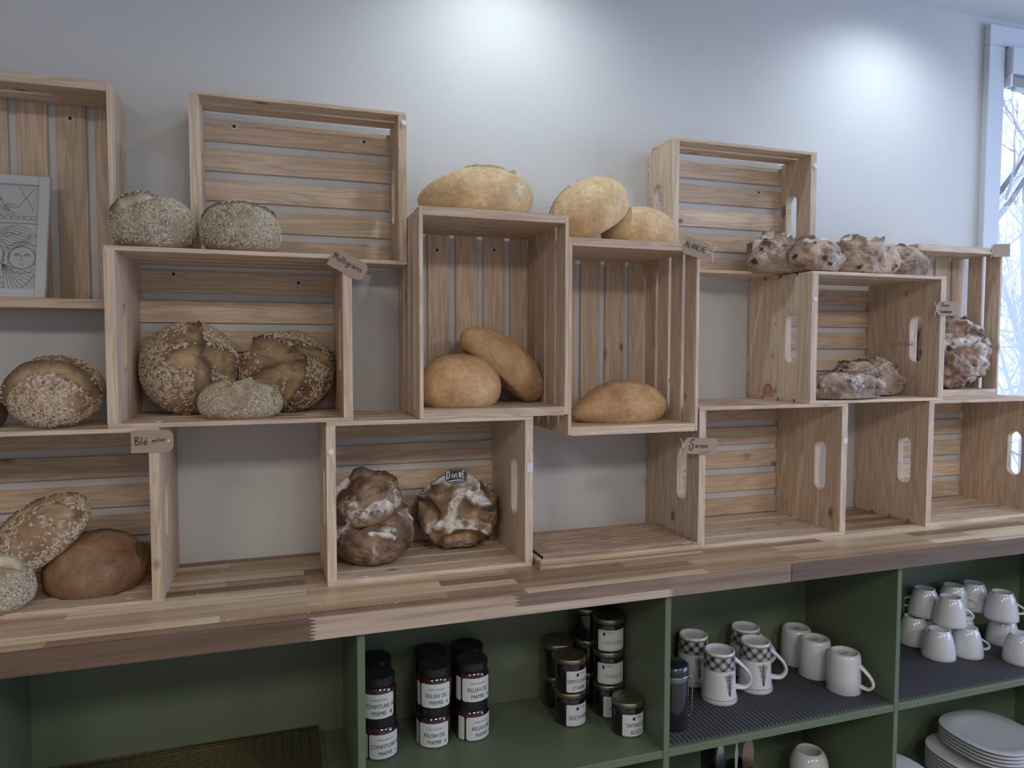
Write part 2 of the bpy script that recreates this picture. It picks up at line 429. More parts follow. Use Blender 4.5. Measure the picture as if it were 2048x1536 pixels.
def tree(base, limbs, seed, label, mat, twig):
    rng = random.Random(seed)
    root = empty('bare_tree', base, label, 'tree', 'bare winter trees outside the window')
    bm = bmesh.new(); B = Vector(base)
    bt = bmesh.new(); bs = bmesh.new()
    for (a, b_, r0, r1) in limbs:
        a = Vector(a)-B; b_ = Vector(b_)-B
        P = [a.lerp(b_, i/8)+Vector((rng.uniform(-.03, .03),)*3)*(0 if i in (0, 8) else 1) for i in range(9)]
        rr_ = [r0+(r1-r0)*i/8 for i in range(9)]
        tube(bm, P, rr_, 9)
        if abs((b_-a).normalized().z) < .93:
            tube(bs, [p+Vector((0, 0, r*.75)) for p, r in zip(P, rr_)], [r*.8 for r in rr_], 8)
        for k in range(5):
            i = rng.randint(2, 7)
            ax = Vector((rng.uniform(-1, 1), rng.uniform(-.5, .5), rng.uniform(-.2, 1))).normalized()
            branch(bt, P[i], ax, rng.uniform(.5, 1.0), .012, 2, rng, 0)
    obj('trunk', from_bm('trunk', bm, True), mat, root)
    obj('twigs', from_bm('twigs', bt, True), twig, root)
    if len(bs.verts): obj('snow_cap', from_bm('snow_cap', bs, True), SNOW, root)
    else: bs.free()
tree((5.9, 3.1, -1.1), [((5.9, 3.1, -1.15), (6.15, 3.05, 1.15), .09, .06), ((6.1, 3.05, 1.1), (7.6, 3.0, 2.95), .05, .035), ((6.15, 3.05, 1.3), (7.7, 3.0, 3.4), .04, .02)],
     3, 'snow laden bare tree with two thick diagonal limbs nearest the window', BARK, FROST)
tree((7.9, 3.6, -1.1), [((7.9, 3.6, -1.15), (7.7, 3.6, 2.4), .08, .04), ((7.85, 3.6, .2), (7.1, 3.5, 1.6), .03, .015), ((7.85, 3.6, .6), (8.6, 3.7, 2.2), .03, .015), ((7.8, 3.6, -.4), (7.2, 3.5, .7), .025, .012)],
     8, 'frosty bare shrubby tree with many thin stems behind the thick limbs', FROST, FROST)
tree((6.9, 2.6, -1.1), [((6.9, 2.6, -1.15), (6.7, 2.6, 1.5), .022, .008), ((6.9, 2.6, -1.1), (6.4, 2.7, .9), .018, .007), ((6.95, 2.6, -1.1), (7.2, 2.5, 1.2), .018, .007), ((6.9, 2.6, -.8), (5.9, 2.6, .5), .015, .006)],
     15, 'low tangle of thin frosted stems at the foot of the window view', FROST, FROST)

# ------------------------------------------------------------------ counter
CT = empty('wooden_countertop', (0, 0, -.041), 'long acacia butcher block countertop carrying the crates', 'countertop')
YF = -.4426
bm = bmesh.new(); add_box(bm, -2.55, 4.3, YF+.006, -.001, 0, .041, .0008)
obj('block_top', from_bm('block_top', bm), ACA, CT)
# front strip: lengths of wood joined with finger joints
def edge_strip():
    bm = bmesh.new(); cl = bm.loops.layers.float_color.new('Col')
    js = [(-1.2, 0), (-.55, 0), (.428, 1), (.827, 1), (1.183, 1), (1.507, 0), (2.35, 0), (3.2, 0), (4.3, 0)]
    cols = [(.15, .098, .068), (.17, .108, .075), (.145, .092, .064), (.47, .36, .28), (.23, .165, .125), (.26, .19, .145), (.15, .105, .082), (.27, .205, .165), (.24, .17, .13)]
    z0, z1 = 0., .041; nf = 6; amp = .014
    xs = [(-2.55, 0)]+js; ns_ = nf*2
    def ex(j, k): return j[0]+(amp if (j[1] and k % 2) else 0)
    for i, c in enumerate(cols):
        if i+1 >= len(xs): break
        quads = []
        for k in range(ns_):
            za, zc = z0+(z1-z0)*k/ns_, z0+(z1-z0)*(k+1)/ns_
            quads.append([(ex(xs[i], k), YF, za), (ex(xs[i+1], k), YF, za), (ex(xs[i+1], k+1), YF, zc), (ex(xs[i], k+1), YF, zc)])
        for zz in (z0, z1): quads.append([(xs[i][0], YF, zz), (xs[i+1][0], YF, zz), (xs[i+1][0], YF+.006, zz), (xs[i][0], YF+.006, zz)])
        for q in quads:
            ff = bm.faces.new([bm.verts.new(p) for p in q])
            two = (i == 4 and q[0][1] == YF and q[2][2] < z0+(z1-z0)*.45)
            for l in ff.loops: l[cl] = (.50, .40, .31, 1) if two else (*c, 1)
    sm_ = [bm.verts.new(p) for p in ((1.506, YF-.0002, z0), (1.5085, YF-.0002, z0), (1.5085, YF-.0002, z1), (1.506, YF-.0002, z1))]
    ff = bm.faces.new(sm_)
    for l in ff.loops: l[cl] = (.03, .02, .015, 1)
    me = bpy.data.meshes.new('front_edge'); bm.to_mesh(me); bm.free(); return me
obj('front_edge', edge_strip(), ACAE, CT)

# ------------------------------------------------------------------ green cabinet below
CB = empty('shelf_cabinet', (0, -.26, FLOOR), 'green painted open shelf cabinet under the wooden countertop', 'cabinet')
CB.location = (0, 0, FLOOR)
CY0, CY1 = -.42, -.097
SH, SH2 = -.40, -.78
def cpart(name, x0, x1, y0, y1, z0, z1, mat=GREEN):
    return box(name, x0, x1, y0, y1, z0-FLOOR, z1-FLOOR, mat, CB, .001)
cpart('top_panel', -1.3, 3.5, -.432, CY1, -.0465, -.0412)
cpart('back_panel', -1.3, 3.5, CY1, CY1+.012, FLOOR, -.0465)
DV = [(-.135, -.118), (.517, .532), (1.189, 1.204), (1.850, 1.864), (2.72, 2.735)]
for a, b_ in DV: cpart('divider', a, b_, CY0, CY1, FLOOR, -.0465)
for (a, b_), (c, d) in zip(DV, DV[1:]):
    cpart('shelf', b_, c, CY0+.001, CY1, SH-.018, SH)
    cpart('shelf', b_, c, CY0+.001, CY1, SH2-.018, SH2)
cpart('shelf', -1.3, -.075, CY0+.001, CY1, SH-.018, SH)
# ribbed mats
def ribbed(x0, x1, label):
    bm = bmesh.new(); add_box(bm, x0, x1, CY0+.012, CY1-.004, 0, .004, .0008)
    o = obj('shelf_mat', from_bm('shelf_mat', bm), MATM, None, (0, 0, SH)); tag(o, label, 'shelf mat', 'ribbed mats lining the shelves')
ribbed(1.206, 1.848, 'dark ribbed non-slip mat under the plaid mugs')
ribbed(1.866, 2.716, 'dark ribbed non-slip mat under the pile of white cups')

# ------------------------------------------------------------------ crates
CL, TH, TS, TB = .457, .019, .0085, .008
def panel_mesh(u, v, t, hole, grain):
    """end board in the local plane (u across depth, v along), thickness t; stadium hand hole. returns verts in (u,v,t)"""
    bm = bmesh.new()
    def loop(pts):
        vs = [bm.verts.new((p[0], p[1], 0)) for p in pts]
        return [bm.edges.new((vs[i], vs[(i+1) % len(vs)])) for i in range(len(vs))]
    es = loop([(-u/2, -v/2), (u/2, -v/2), (u/2, v/2), (-u/2, v/2)])
    if hole:
        hu, hw, hl = hole; r = hw/2; pts = []
        for k in range(13):
            a = PI*k/12; pts.append((hu+r*math.cos(a), hl/2-r+r*math.sin(a)))
        for k in range(13):
            a = PI+PI*k/12; pts.append((hu+r*math.cos(a), -hl/2+r+r*math.sin(a)))
        es += loop(pts)
    bmesh.ops.triangle_fill(bm, use_beauty=True, edges=es)
    g = bmesh.ops.extrude_face_region(bm, geom=list(bm.faces))
    for q in g['geom']:
        if isinstance(q, bmesh.types.BMVert): q.co.z += t
    for q in bm.verts: q.co.z -= t/2
    return bm
def crate(label, x, z, W, H, D, orient, hand=(True, True), group='pine crates stacked as shelves'):
    """open front box standing on its long side ('h') or short side ('v'); back slats against the wall"""
    root = empty('wooden_crate', (x+W/2, -D/2, z), label, 'crate', group)
    cx = x+W/2; cy = -D/2
    def B(name, x0, x1, y0, y1, z0, z1, mat, bev=.0012):
        return box(name, x0-cx, x1-cx, y0-cy, y1-cy, z0-z, z1-z, mat, root, bev)
    yb = -TB-.0015
    ns = 4 if D > .2 else 2
    rng = random.Random(int(x*1000+z*77))
    sw, gap = (.0545, .0115) if ns == 4 else (.050, .0105)
    n5 = 5
    if orient == 'h':
        # end boards left and right between top and bottom slats
        for i, side in enumerate((0, 1)):
            v = H-2*TS; u = D+yb
            hu = -(u/2-.078)
            bm = panel_mesh(u, v, TH, (hu, .044, .135) if hand[i] else None, 'z')
            # local (u,v,t) -> (y,z,x)
            for q in bm.verts: q.co = Vector((q.co.z, q.co.x, q.co.y))
            px = (x+TH/2) if side == 0 else (x+W-TH/2)
            obj('end_panel', from_bm('end_panel', bm), PZE, root, (px-cx, (-D+yb)/2-cy, H/2))
        for zz in (0, 1):
            z0 = z if zz == 0 else z+H-TS
            for k in range(ns):
                y0 = -D+k*(sw+gap); e = rng.uniform(-.0015, .0015)
                B('side_slat', x+e*.5, x+W+e*.5, y0, y0+sw, z0, z0+TS, PX, .0008)
        bw = .0490; zb0, zb1 = .0095, H-.019; g5 = (zb1-zb0-n5*bw)/(n5-1)
        for k in range(n5):
            z0 = z+zb0+k*(bw+g5)
            B('back_slat', x+.001, x+W-.001, -TB, -.001, z0, z0+bw, PX, .0008)
    else:
        for i, side in enumerate((0, 1)):
            v = W-2*TS; u = D+yb
            hu = -(u/2-.078)
            bm = panel_mesh(u, v, TH, (hu, .044, .135) if hand[i] else None, 'x')
            for q in bm.verts: q.co = Vector((q.co.y, q.co.x, q.co.z))
            pz = TH/2 if side == 0 else H-TH/2
            obj('end_panel', from_bm('end_panel', bm), PXE, root, (0, (-D+yb)/2-cy, pz))
        for s in (0, 1):
            x0 = x if s == 0 else x+W-TS
            for k in range(ns):
                y0 = -D+k*(sw+gap)
                B('side_slat', x0, x0+TS, y0, y0+sw, z+rng.uniform(0, .002), z+H-rng.uniform(0, .002), PZ, .0008)
        bw = .0555; g5 = (W-n5*bw)/(n5-1)
        for k in range(n5):
            x0 = x+k*(bw+g5)
            B('back_slat', x0, x0+bw, -TB, -.001, z+.001, z+H-.001, PZ, .0008)
    return root
def ring_screw(root, p, normal='y'):
    bm = bmesh.new()
    lathe(bm, [(.0040, .0), (.0040, .0012), (.0056, .0016), (.0064, .0), ], 24)
    r = (R(90), 0, 0) if normal == 'y' else (0, 0, 0)
    q = Vector(p)-root.location
    o = obj('screw', from_bm('screw', bm, True), SCREW, root, q, r)
    bm = bmesh.new(); lathe(bm, [(0, .0006), (.0041, .0006)], 16)
    obj('recess', from_bm('recess', bm), HOLE, o)
def felt(root, x, z, D, r=.0065):
    bm = bmesh.new(); lathe(bm, [(0, .0025), (r*.85, .0025), (r, .0015), (r, 0)], 24)
    obj('felt_pad', from_bm('felt_pad', bm, True), FELT, root, Vector((x, -D-.0001, z))-root.location, (R(90), 0, 0))
def tape(root, x0, x1, z0, z1, D):
    cx = Vector((0, 0, 0))-root.location
    box('tape_piece', x0, x1, -D-.0008, -D-.0001, z0, z1, TAPE, root, 0, loc=Vector(((x0+x1)/2, -D-.00045, (z0+z1)/2))-root.location)
S, S1, D, DT = .346, .355, .268, .134
A1 = crate('deep crate at the left end of the countertop, dark loaves inside it', .1606-CL, 0, CL, S, D, 'h')
B1 = crate('crate on the countertop holding the loaf with the DIVINE sign', .4739, 0, CL, S, D, 'h')
C1 = crate('empty crate on the countertop right of the slatted cutting board', 1.3679, 0, CL, S1, D, 'h')
D1 = crate('empty crate at the right end of the countertop beneath the window', 2.1069, 0, CL, S1, D, 'h')
B2 = crate('crate with the Multigrains tag, three seeded loaves inside', .0724, S, CL, S, D, 'h')
V1 = crate('tall upright crate with two leaning golden loaves inside', .6705, S, S, CL, D, 'v', (False, False))
V2 = crate('tall upright crate hung lower, one oval golden loaf on its floor', 1.0166, .297, S, CL, D, 'v', (False, False))
C2 = crate('crate with a stadium hand hole in its lit left end, two lumpy loaves inside', 1.699, S1, CL, S, D, 'h')
V3 = crate('shallow upright crate beside the window with one big dark loaf', 2.1947, S1, S, CL, DT, 'v', (False, False))
T0 = crate('shallow upright crate at top left holding the framed drawing', .0677-S, .5795, S, CL, DT, 'v', (False, True))
T1 = crate('empty shallow crate at the very top behind two seeded loaves', .2119, 2*S, CL, S, DT, 'h')
T2 = crate('empty shallow crate at top right with a hand hole in each end', 1.3635, S1+S, CL, S, DT, 'h')
def knot_on(root, side, cy, cz, ry, rz, col, nm):
    p = sorted([c for c in root.children if c.name.startswith('end_panel')], key=lambda c: c.location.x)[side]
    me = p.data; me.materials.clear()
    me.materials.append(with_knot(PZE, nm, cy-root.location.y-p.location.y, cz-root.location.z-p.location.z, ry, rz, col))
knot_on(C2, 0, -.100, S1+.010, .024, .036, (.74, .50, .44), 'pine_arch_knot')
knot_on(C1, 0, -.150, .058, .0085, .0125, (.42, .36, .30), 'pine_round_knot')
knot_on(T2, 1, -.0235, .900, .0085, .018, (.50, .38, .36), 'pine_side_knot')
for r_, p in ((T1, (.2944, 1.0058)), (T1, (.5879, .9974)), (B2, (.1612, .6657)), (B2, (.4315, .6536)), (V1, (.7669, .7461)), (V1, (.9167, .7527)), (T0, (-.0346, .9908)), (T2, (1.7241, .9548))):
    ring_screw(r_, (p[0], -.0082, p[1]))
for r_, p in ((A1, (.0969, -.24, TS)), (B1, (.5545, -.246, TS)), (B1, (.8533, -.246, TS)), (B2, (.1572, -.246, S+TS))):
    ring_screw(r_, p, 'z')
felt(T1, .6617, 1.0122, DT); felt(T2, 1.8125, 1.0075, DT); felt(C2, 1.7073, .6271, D); felt(B1, .4822, .2826, D)
tape(B1, .9165, .931, .219, .238, D); tape(C1, 1.8108, 1.825, .247, .262, D)

# ------------------------------------------------------------------ bread
ICO = {}
def ico(n):
    if n not in ICO:
        bm = bmesh.new(); bmesh.ops.create_icosphere(bm, subdivisions=n, radius=1)
        V = np.array([v.co[:] for v in bm.verts]); Fc = np.array([[v.index for v in f.verts] for f in bm.faces]); bm.free()
        V /= np.linalg.norm(V, axis=1)[:, None]
        ICO[n] = (V, Fc)
    return ICO[n]
def vnoise(P, seed):
    """smooth value noise in 0..1 on an (n,3) array"""
    i = np.floor(P).astype(np.int64); f = P-i; f = f*f*(3-2*f)
    def h(a, b, c):
        n = (a*374761393+b*668265263+c*2147483647+seed*1274126177) & 0xffffffff
        n = ((n ^ (n >> 13))*1274126177) & 0xffffffff
        return ((n ^ (n >> 16)) & 0xffff)/65535.
    x, y, z = i.T; u, v, w_ = f.T; r = 0
    for dx in (0, 1):
        for dy in (0, 1):
            for dz in (0, 1):
                r = r+h(x+dx, y+dy, z+dz)*(u if dx else 1-u)*(v if dy else 1-v)*(w_ if dz else 1-w_)
    return r
def fbm(P, seed, oct=4):
    s = 0; a = .5; t = 0
    for k in range(oct):
        s = s+a*vnoise(P*(2**k)+k*7.3, seed+k); t += a; a *= .5
    return s/t
def cells(P, seed):
    """nearest jittered point distance and random value per cell (0..1)"""
    i = np.floor(P).astype(np.int64); best = np.full(len(P), 9.); val = np.zeros(len(P))
    def h(a, b, c, s):
        n = (a*374761393+b*668265263+c*2147483647+s*1274126177) & 0xffffffff
        n = ((n ^ (n >> 13))*1274126177) & 0xffffffff
        return ((n ^ (n >> 16)) & 0xffff)/65535.
    for dx in (-1, 0, 1):
        for dy in (-1, 0, 1):
            for dz in (-1, 0, 1):
                a, b_, c = i[:, 0]+dx, i[:, 1]+dy, i[:, 2]+dz
                q = np.stack([a+h(a, b_, c, seed), b_+h(a, b_, c, seed+1), c+h(a, b_, c, seed+2)], 1)
                d = np.linalg.norm(P-q, axis=1); m_ = d < best
                best = np.where(m_, d, best); val = np.where(m_, h(a, b_, c, seed+3), val)
    return best, val
def polydist(P2, pl):
    best = np.full(len(P2), 9.); side = np.zeros(len(P2)); tt = np.zeros(len(P2)); n = len(pl)-1
    for k in range(n):
        a = np.array(pl[k], float); b_ = np.array(pl[k+1], float); ab = b_-a
        t = np.clip(((P2-a)@ab)/(ab@ab), 0, 1); q = P2-(a+t[:, None]*ab); d = np.linalg.norm(q, axis=1)
        s = np.sign(ab[0]*q[:, 1]-ab[1]*q[:, 0]); m_ = d < best
        best = np.where(m_, d, best); side = np.where(m_, s, side); tt = np.where(m_, (k+t)/n, tt)
    return best, side, tt
KINDS = {
 'white': dict(dark=(.47, .245, .105), light=(.68, .44, .225), score=(.66, .50, .31), flour=.07, fcol=(.68, .58, .45), lump=.02, seeds=0),
 'paleWhite': dict(dark=(.58, .365, .175), light=(.76, .55, .31), score=(.76, .65, .45), flour=.20, fcol=(.74, .66, .52), lump=.028, seeds=0),
 'wheat': dict(dark=(.215, .115, .06), light=(.35, .205, .11), score=(.26, .14, .07), flour=.05, fcol=(.5, .4, .28), lump=.03, seeds=0),
 'multi': dict(dark=(.24, .135, .075), light=(.38, .24, .14), score=(.40, .27, .15), flour=.0, fcol=(.6, .5, .4), lump=.035, seeds=1),
 'grain': dict(dark=(.27, .19, .12), light=(.42, .32, .21), score=(.64, .53, .35), flour=.25, fcol=(.55, .48, .37), lump=.05, seeds=2),
 'rustic': dict(dark=(.13, .068, .038), light=(.37, .235, .135), score=(.38, .25, .145), flour=.30, fcol=(.70, .66, .60), lump=.075, seeds=0),
 'choco': dict(dark=(.20, .115, .075), light=(.50, .36, .26), score=(.28, .155, .095), flour=.36, fcol=(.68, .62, .55), lump=.12, seeds=0, chips=1),
}
def loaf(label, kind, x, y, zmin, a, b, H, rot=(0, 0, 0), seed=1, scores=(), flourlines=(), seedmask=None, group=None, n=6, flat=True, name='bread_loaf', dens=1.0, taper=0, sk=0, tl=0):
    K = KINDS[kind]; V, Fc = ico(n); rs = np.random.RandomState(seed)
    c = .36*H
    rxy = np.hypot(V[:, 0], V[:, 1])+1e-9; ux, uy = V[:, 0]/rxy, V[:, 1]/rxy; dz = V[:, 2]
    upm = dz >= 0
    rr_ = np.where(upm, rxy**.86, np.minimum(1, rxy**.42))
    zz = np.where(upm, c+(H-c)*np.abs(dz)**1.08*np.sign(dz), c-c*np.minimum(1, np.abs(dz)*1.25))
    P = np.stack([a*ux*rr_, b*uy*rr_, zz], 1)
    if taper:  # pointed ends along x
        P[:, 1] *= 1-taper*np.abs(P[:, 0]/a)**2.2; P[:, 2] = c*.6+(P[:, 2]-c*.6)*(1-taper*.6*np.abs(P[:, 0]/a)**2.2)
        P[:, 2] -= P[:, 2].min()
    if sk: P[:, 2] *= 1+sk*P[:, 0]/a
    if tl:
        q_ = np.clip(-P[:, 0]/a, 0, 1)**1.6
        P[:, 1] *= 1-tl*q_; P[:, 2] *= 1-tl*q_
    Nn = np.stack([V[:, 0]/a, V[:, 1]/b, V[:, 2]/(H*.6)], 1); Nn /= np.linalg.norm(Nn, axis=1)[:, None]
    sz = min(a, b, H)
    low = fbm(P*(1.0/sz)*1.1+seed*3.1, seed, 3)-.5
    mid = fbm(P*60+seed, seed+5, 3)-.5
    disp = low*sz*K['lump']*4.2+mid*sz*K['lump']*(1.0 if K['lump'] < .06 else 2.4)
    tw = np.clip(dz+.35, 0, 1)/1.0; tw = np.clip(tw*1.6, 0, 1)
    P2 = np.stack([P[:, 0]/a, P[:, 1]/b], 1)
    P2w = P2+.10*np.stack([fbm(P*25, seed+31, 2)-.5, fbm(P*25+9, seed+33, 2)-.5], 1)
    smask = np.zeros(len(P)); crease = np.zeros(len(P))
    for (pl, wd, dp, ear) in scores:
        d, sd, t = polydist(P2w, pl)
        wl = wd*np.sqrt(np.clip(1-(2*t-1)**4, .05, 1))
        g = np.clip(1-(d/wl)**2, 0, 1)*tw
        disp -= dp*sz*g**.8
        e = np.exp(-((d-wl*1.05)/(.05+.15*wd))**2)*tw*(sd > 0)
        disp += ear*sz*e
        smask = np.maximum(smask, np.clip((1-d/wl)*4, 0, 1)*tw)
        crease = np.maximum(crease, np.exp(-((d-wl)/.045)**2)*tw*(sd > 0)*(1.0 if ear > .11 else .8))
    fm = np.zeros(len(P))
    for (pl, wd) in flourlines:
        d, sd, t = polydist(P2w, pl)
        fm = np.maximum(fm, np.clip((1-d/(wd*(.7+.6*fbm(P*90, seed+3, 2))))*3.0, 0, 1)*tw)
        disp += .05*sz*np.clip(1-(d/wd)**2, 0, 1)*tw
    if flat: disp *= np.where(upm, 1, np.clip(1-np.abs(dz)*1.3, .0, 1))
    P = P+Nn*disp[:, None]
    # colours
    n1 = fbm(P*28+seed, seed+11, 4)[:, None]; n1 = np.clip((n1-.5)*(1.5 if 'hite' in kind else 2.8)+.5, 0, 1)
    dk, lg = np.array(K['dark']), np.array(K['light'])
    Cc = dk+(lg-dk)*n1
    tone = np.clip((fbm(P*9+seed*2, seed+13, 2)-.35)*2.2, 0, 1)[:, None]
    Cc = Cc*(.82+.30*tone)
    fl = fbm(P*22+5, seed+17, 5); spk = fbm(P*170, seed+19, 2)
    ff = np.clip((fl-(.62-K['flour']*.35))*5, 0, 1)*np.clip((spk-.36)*5, 0, 1)*(K['flour'] > 0)*np.clip(dz*2+.9, 0, 1)*.75
    fc = np.array(K['fcol'])
    Cc = Cc*(1-ff[:, None])+fc*ff[:, None]
    sc = np.array(K['score'])*(.75+.5*n1)
    Cc = Cc*(1-smask[:, None])+sc*smask[:, None]
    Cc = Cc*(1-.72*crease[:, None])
    f2 = (fm*np.clip((fbm(P*55, seed+23, 3)-.26)*6, 0, 1)*np.clip((spk-.22)*6, .25, 1))[:, None]*.95
    Cc = Cc*(1-f2)+fc*1.08*f2
    if K.get('chips'):
        wob = .5*np.stack([fbm(P*120+k*5, seed+70+k, 2)-.5 for k in range(3)], 1)
        d, v_ = cells(P*np.array([40, 40, 54])+seed+wob, seed+41)
        rad = .12+.40*((v_-.30)/.7)
        ch = np.clip((rad-d)*7, 0, 1)*(v_ > .30)*(v_ < .93)
        P = P+Nn*(ch*.0035)[:, None]
        Cc = Cc*(1-ch[:, None])+np.array((.035, .02, .022))*ch[:, None]
        d2, v2 = cells(P*30+3, seed+51); cr = np.clip((.34-d2)*6, 0, 1)*(v2 > .78)
        Cc = Cc*(1-.7*cr[:, None])+np.array((.22, .07, .06))*.7*cr[:, None]
    if kind == 'rustic':
        d2, v2 = cells(P*34+3, seed+51); cr = np.clip((.30-d2)*6, 0, 1)*(v2 > .72)
        Cc = Cc*(1-.7*cr[:, None])+np.array((.09, .035, .02))*.7*cr[:, None]
    under = np.clip(-dz*2-.9, 0, 1)[:, None]
    Cc = Cc*(1-under)+(np.array(K['light'])*.85+.04)*under
    Vall = P; Fl = Fc; mats = np.zeros(len(Fc), np.int32); Call = Cc
    if K['seeds']:
        # individual flakes and seeds pressed into the crust
        cnt = int((3300 if K['seeds'] == 1 else 5200)*dens*(a*b+H*(a+b)/2)/.0150)
        fidx = rs.randint(0, len(Fc), cnt*2); cen = P[Fc[fidx]].mean(1)
        e1 = P[Fc[fidx, 1]]-P[Fc[fidx, 0]]; e2 = P[Fc[fidx, 2]]-P[Fc[fidx, 0]]
        nr = np.cross(e1, e2); nr /= np.linalg.norm(nr, axis=1)[:, None]+1e-12
        patch = fbm(cen*20, seed+61, 2); dzf = V[Fc[fidx]].mean(1)[:, 2]
        pr = np.clip((patch-.30)*6, .12, 1)*(1-np.clip(smask[Fc[fidx]].mean(1)*1.4, 0, .985))*np.clip(dzf*3+2.0, 0, 1)
        if seedmask is not None:
            pr *= seedmask(cen[:, 0]/a, cen[:, 1]/b)
        keep = rs.rand(len(pr)) < pr; cen = cen[keep][:cnt]; nr = nr[keep][:cnt]; m0 = len(cen)
        rv = rs.normal(size=(m0, 3)); tx = np.cross(nr, rv); tx /= np.linalg.norm(tx, axis=1)[:, None]; ty = np.cross(nr, tx)
        nt_ = nr+tx*rs.normal(0, .22, (m0, 1)); nt_ /= np.linalg.norm(nt_, axis=1)[:, None]
        big = (.0052 if K['seeds'] == 1 else .0034)
        ll = big*(.55+.6*rs.rand(m0, 1)**1.5); lw = ll*(.42+.3*rs.rand(m0, 1)); hh = .0009+.0007*rs.rand(m0, 1)
        ring = []
        for k in range(6):
            an = 2*PI*k/6; ring.append(cen+tx*ll*math.cos(an)+ty*lw*math.sin(an)-nt_*.0004)
        top = cen+nt_*hh*1.6
        FV = np.stack(ring+[top], 1).reshape(-1, 3)
        base = len(P)+7*np.arange(m0)[:, None]
        tri = np.array([[k, (k+1) % 6, 6] for k in range(6)])
        FF = (base[:, :, None]+tri[None]).reshape(-1, 3)
        pal = np.array([(.56, .46, .33), (.50, .39, .26), (.62, .54, .42), (.34, .23, .14), (.22, .14, .09), (.58, .50, .40)])
        if K['seeds'] == 2: pal = np.array([(.56, .50, .39), (.48, .41, .30), (.62, .57, .47), (.36, .29, .21), (.20, .16, .12), (.53, .46, .35)])
        ci = rs.choice(6, m0, p=[.27, .22, .2, .12, .06, .13]); fcol_ = pal[ci]*(.8+.35*rs.rand(m0, 1))
        Vall = np.concatenate([P, FV]); Fl = np.concatenate([Fc, FF]); mats = np.concatenate([mats, np.ones(len(FF), np.int32)])
        Call = np.concatenate([Cc, np.repeat(fcol_, 7, 0)])
    M3 = np.array(Euler([R(q) for q in rot]).to_matrix())
    Vall = Vall@M3.T; body = P@M3.T
    mn, mx = body.min(0), body.max(0)
    off = np.array([(mn[0]+mx[0])/2, (mn[1]+mx[1])/2, mn[2]])
    Vall = Vall-off
    me = bpy.data.meshes.new(name)
    me.vertices.add(len(Vall)); me.vertices.foreach_set('co', Vall.astype(np.float32).ravel())
    me.loops.add(len(Fl)*3); me.loops.foreach_set('vertex_index', Fl.astype(np.int32).ravel())
    me.polygons.add(len(Fl)); me.polygons.foreach_set('loop_start', np.arange(0, len(Fl)*3, 3, dtype=np.int32))
    me.polygons.foreach_set('loop_total', np.full(len(Fl), 3, np.int32))
    me.polygons.foreach_set('material_index', mats)
    me.polygons.foreach_set('use_smooth', (mats == 0))
    me.materials.append(CRUST); me.materials.append(FLAKE)
    ca = me.color_attributes.new('Col', 'FLOAT_COLOR', 'POINT')
    ca.data.foreach_set('color', np.concatenate([np.clip(Call, 0, 1), np.ones((len(Call), 1))], 1).astype(np.float32).ravel())
    me.update(); me.validate()
    o = obj(name, me, None, None, (x, y, zmin)); tag(o, label, 'bread', group)
    return o
G1, G2, G3, G4 = 'seeded grain loaves', 'golden white loaves', 'floury rustic loaves', 'lumpy fruit and chocolate loaves'
yslash = [[(-.75, .05), (-.3, -.12), (.3, -.12), (.8, .1)]]
# small seeded loaves on top of the multigrain crate
loaf('small pale seeded loaf at far left on top of the Multigrains crate', 'grain', .151, -.195, 2*S, .079, .070, .100, seed=11, group=G1,
     scores=[([(-.75, -.35), (-.3, -.3), (.1, .1), (.3, .6)], .26, .22, .14)], rot=(12, 0, 6))
loaf('small pale seeded loaf at the foot of the empty top crate', 'grain', .312, -.203, 2*S, .080, .068, .094, seed=12, group=G1,
     scores=[([(-.8, .1), (-.2, -.1), (.2, .1), (.75, .1)], .20, .16, .12)], rot=(10, 0, 0))
# inside the multigrain crate
loaf('big round oat crusted loaf standing at the left inside the Multigrains crate', 'multi', .200, -.085, S+TS, .100, .101, .115, rot=(74, 0, 0), seed=15, group=G1,
     scores=[([(-.35, -.05), (.2, .08), (.75, .0), (.98, -.3)], .26, .12, .06), ([(.1, .95), (.15, .5), (.25, .1)], .17, .10, .05), ([(.35, .05), (.3, -.5), (.35, -.95)], .16, .10, .05)],
     seedmask=lambda u, v: np.where(v < -.78, .25, 1))
loaf('small pale seeded loaf lying in front of the two big ones', 'grain', .307, -.195, S+TS, .083, .058, .083, seed=16, group=G1,
     scores=[([(-.7, -.2), (-.35, -.45), (-.1, .1), (0, .7)], .24, .2, .10), ([(.35, .6), (.5, 0), (.75, -.5)], .2, .2, .06)])
loaf('big round oat crusted loaf standing at the right inside the Multigrains crate', 'multi', .405, -.083, S+TS, .103, .093, .110, rot=(72, 8, 0), seed=17, group=G1,
     scores=[([(-.95, .45), (-.5, .35), (0, .1), (.3, -.1)], .25, .14, .08), ([(-.7, -.5), (-.2, -.3), (.2, -.1), (.1, -.9)], .20, .12, .05), ([(.0, .25), (.6, .35), (.95, .1)], .14, .08, .04)],
     seedmask=lambda u, v: np.where((u < -.1) & (v < .3), .25, 1))
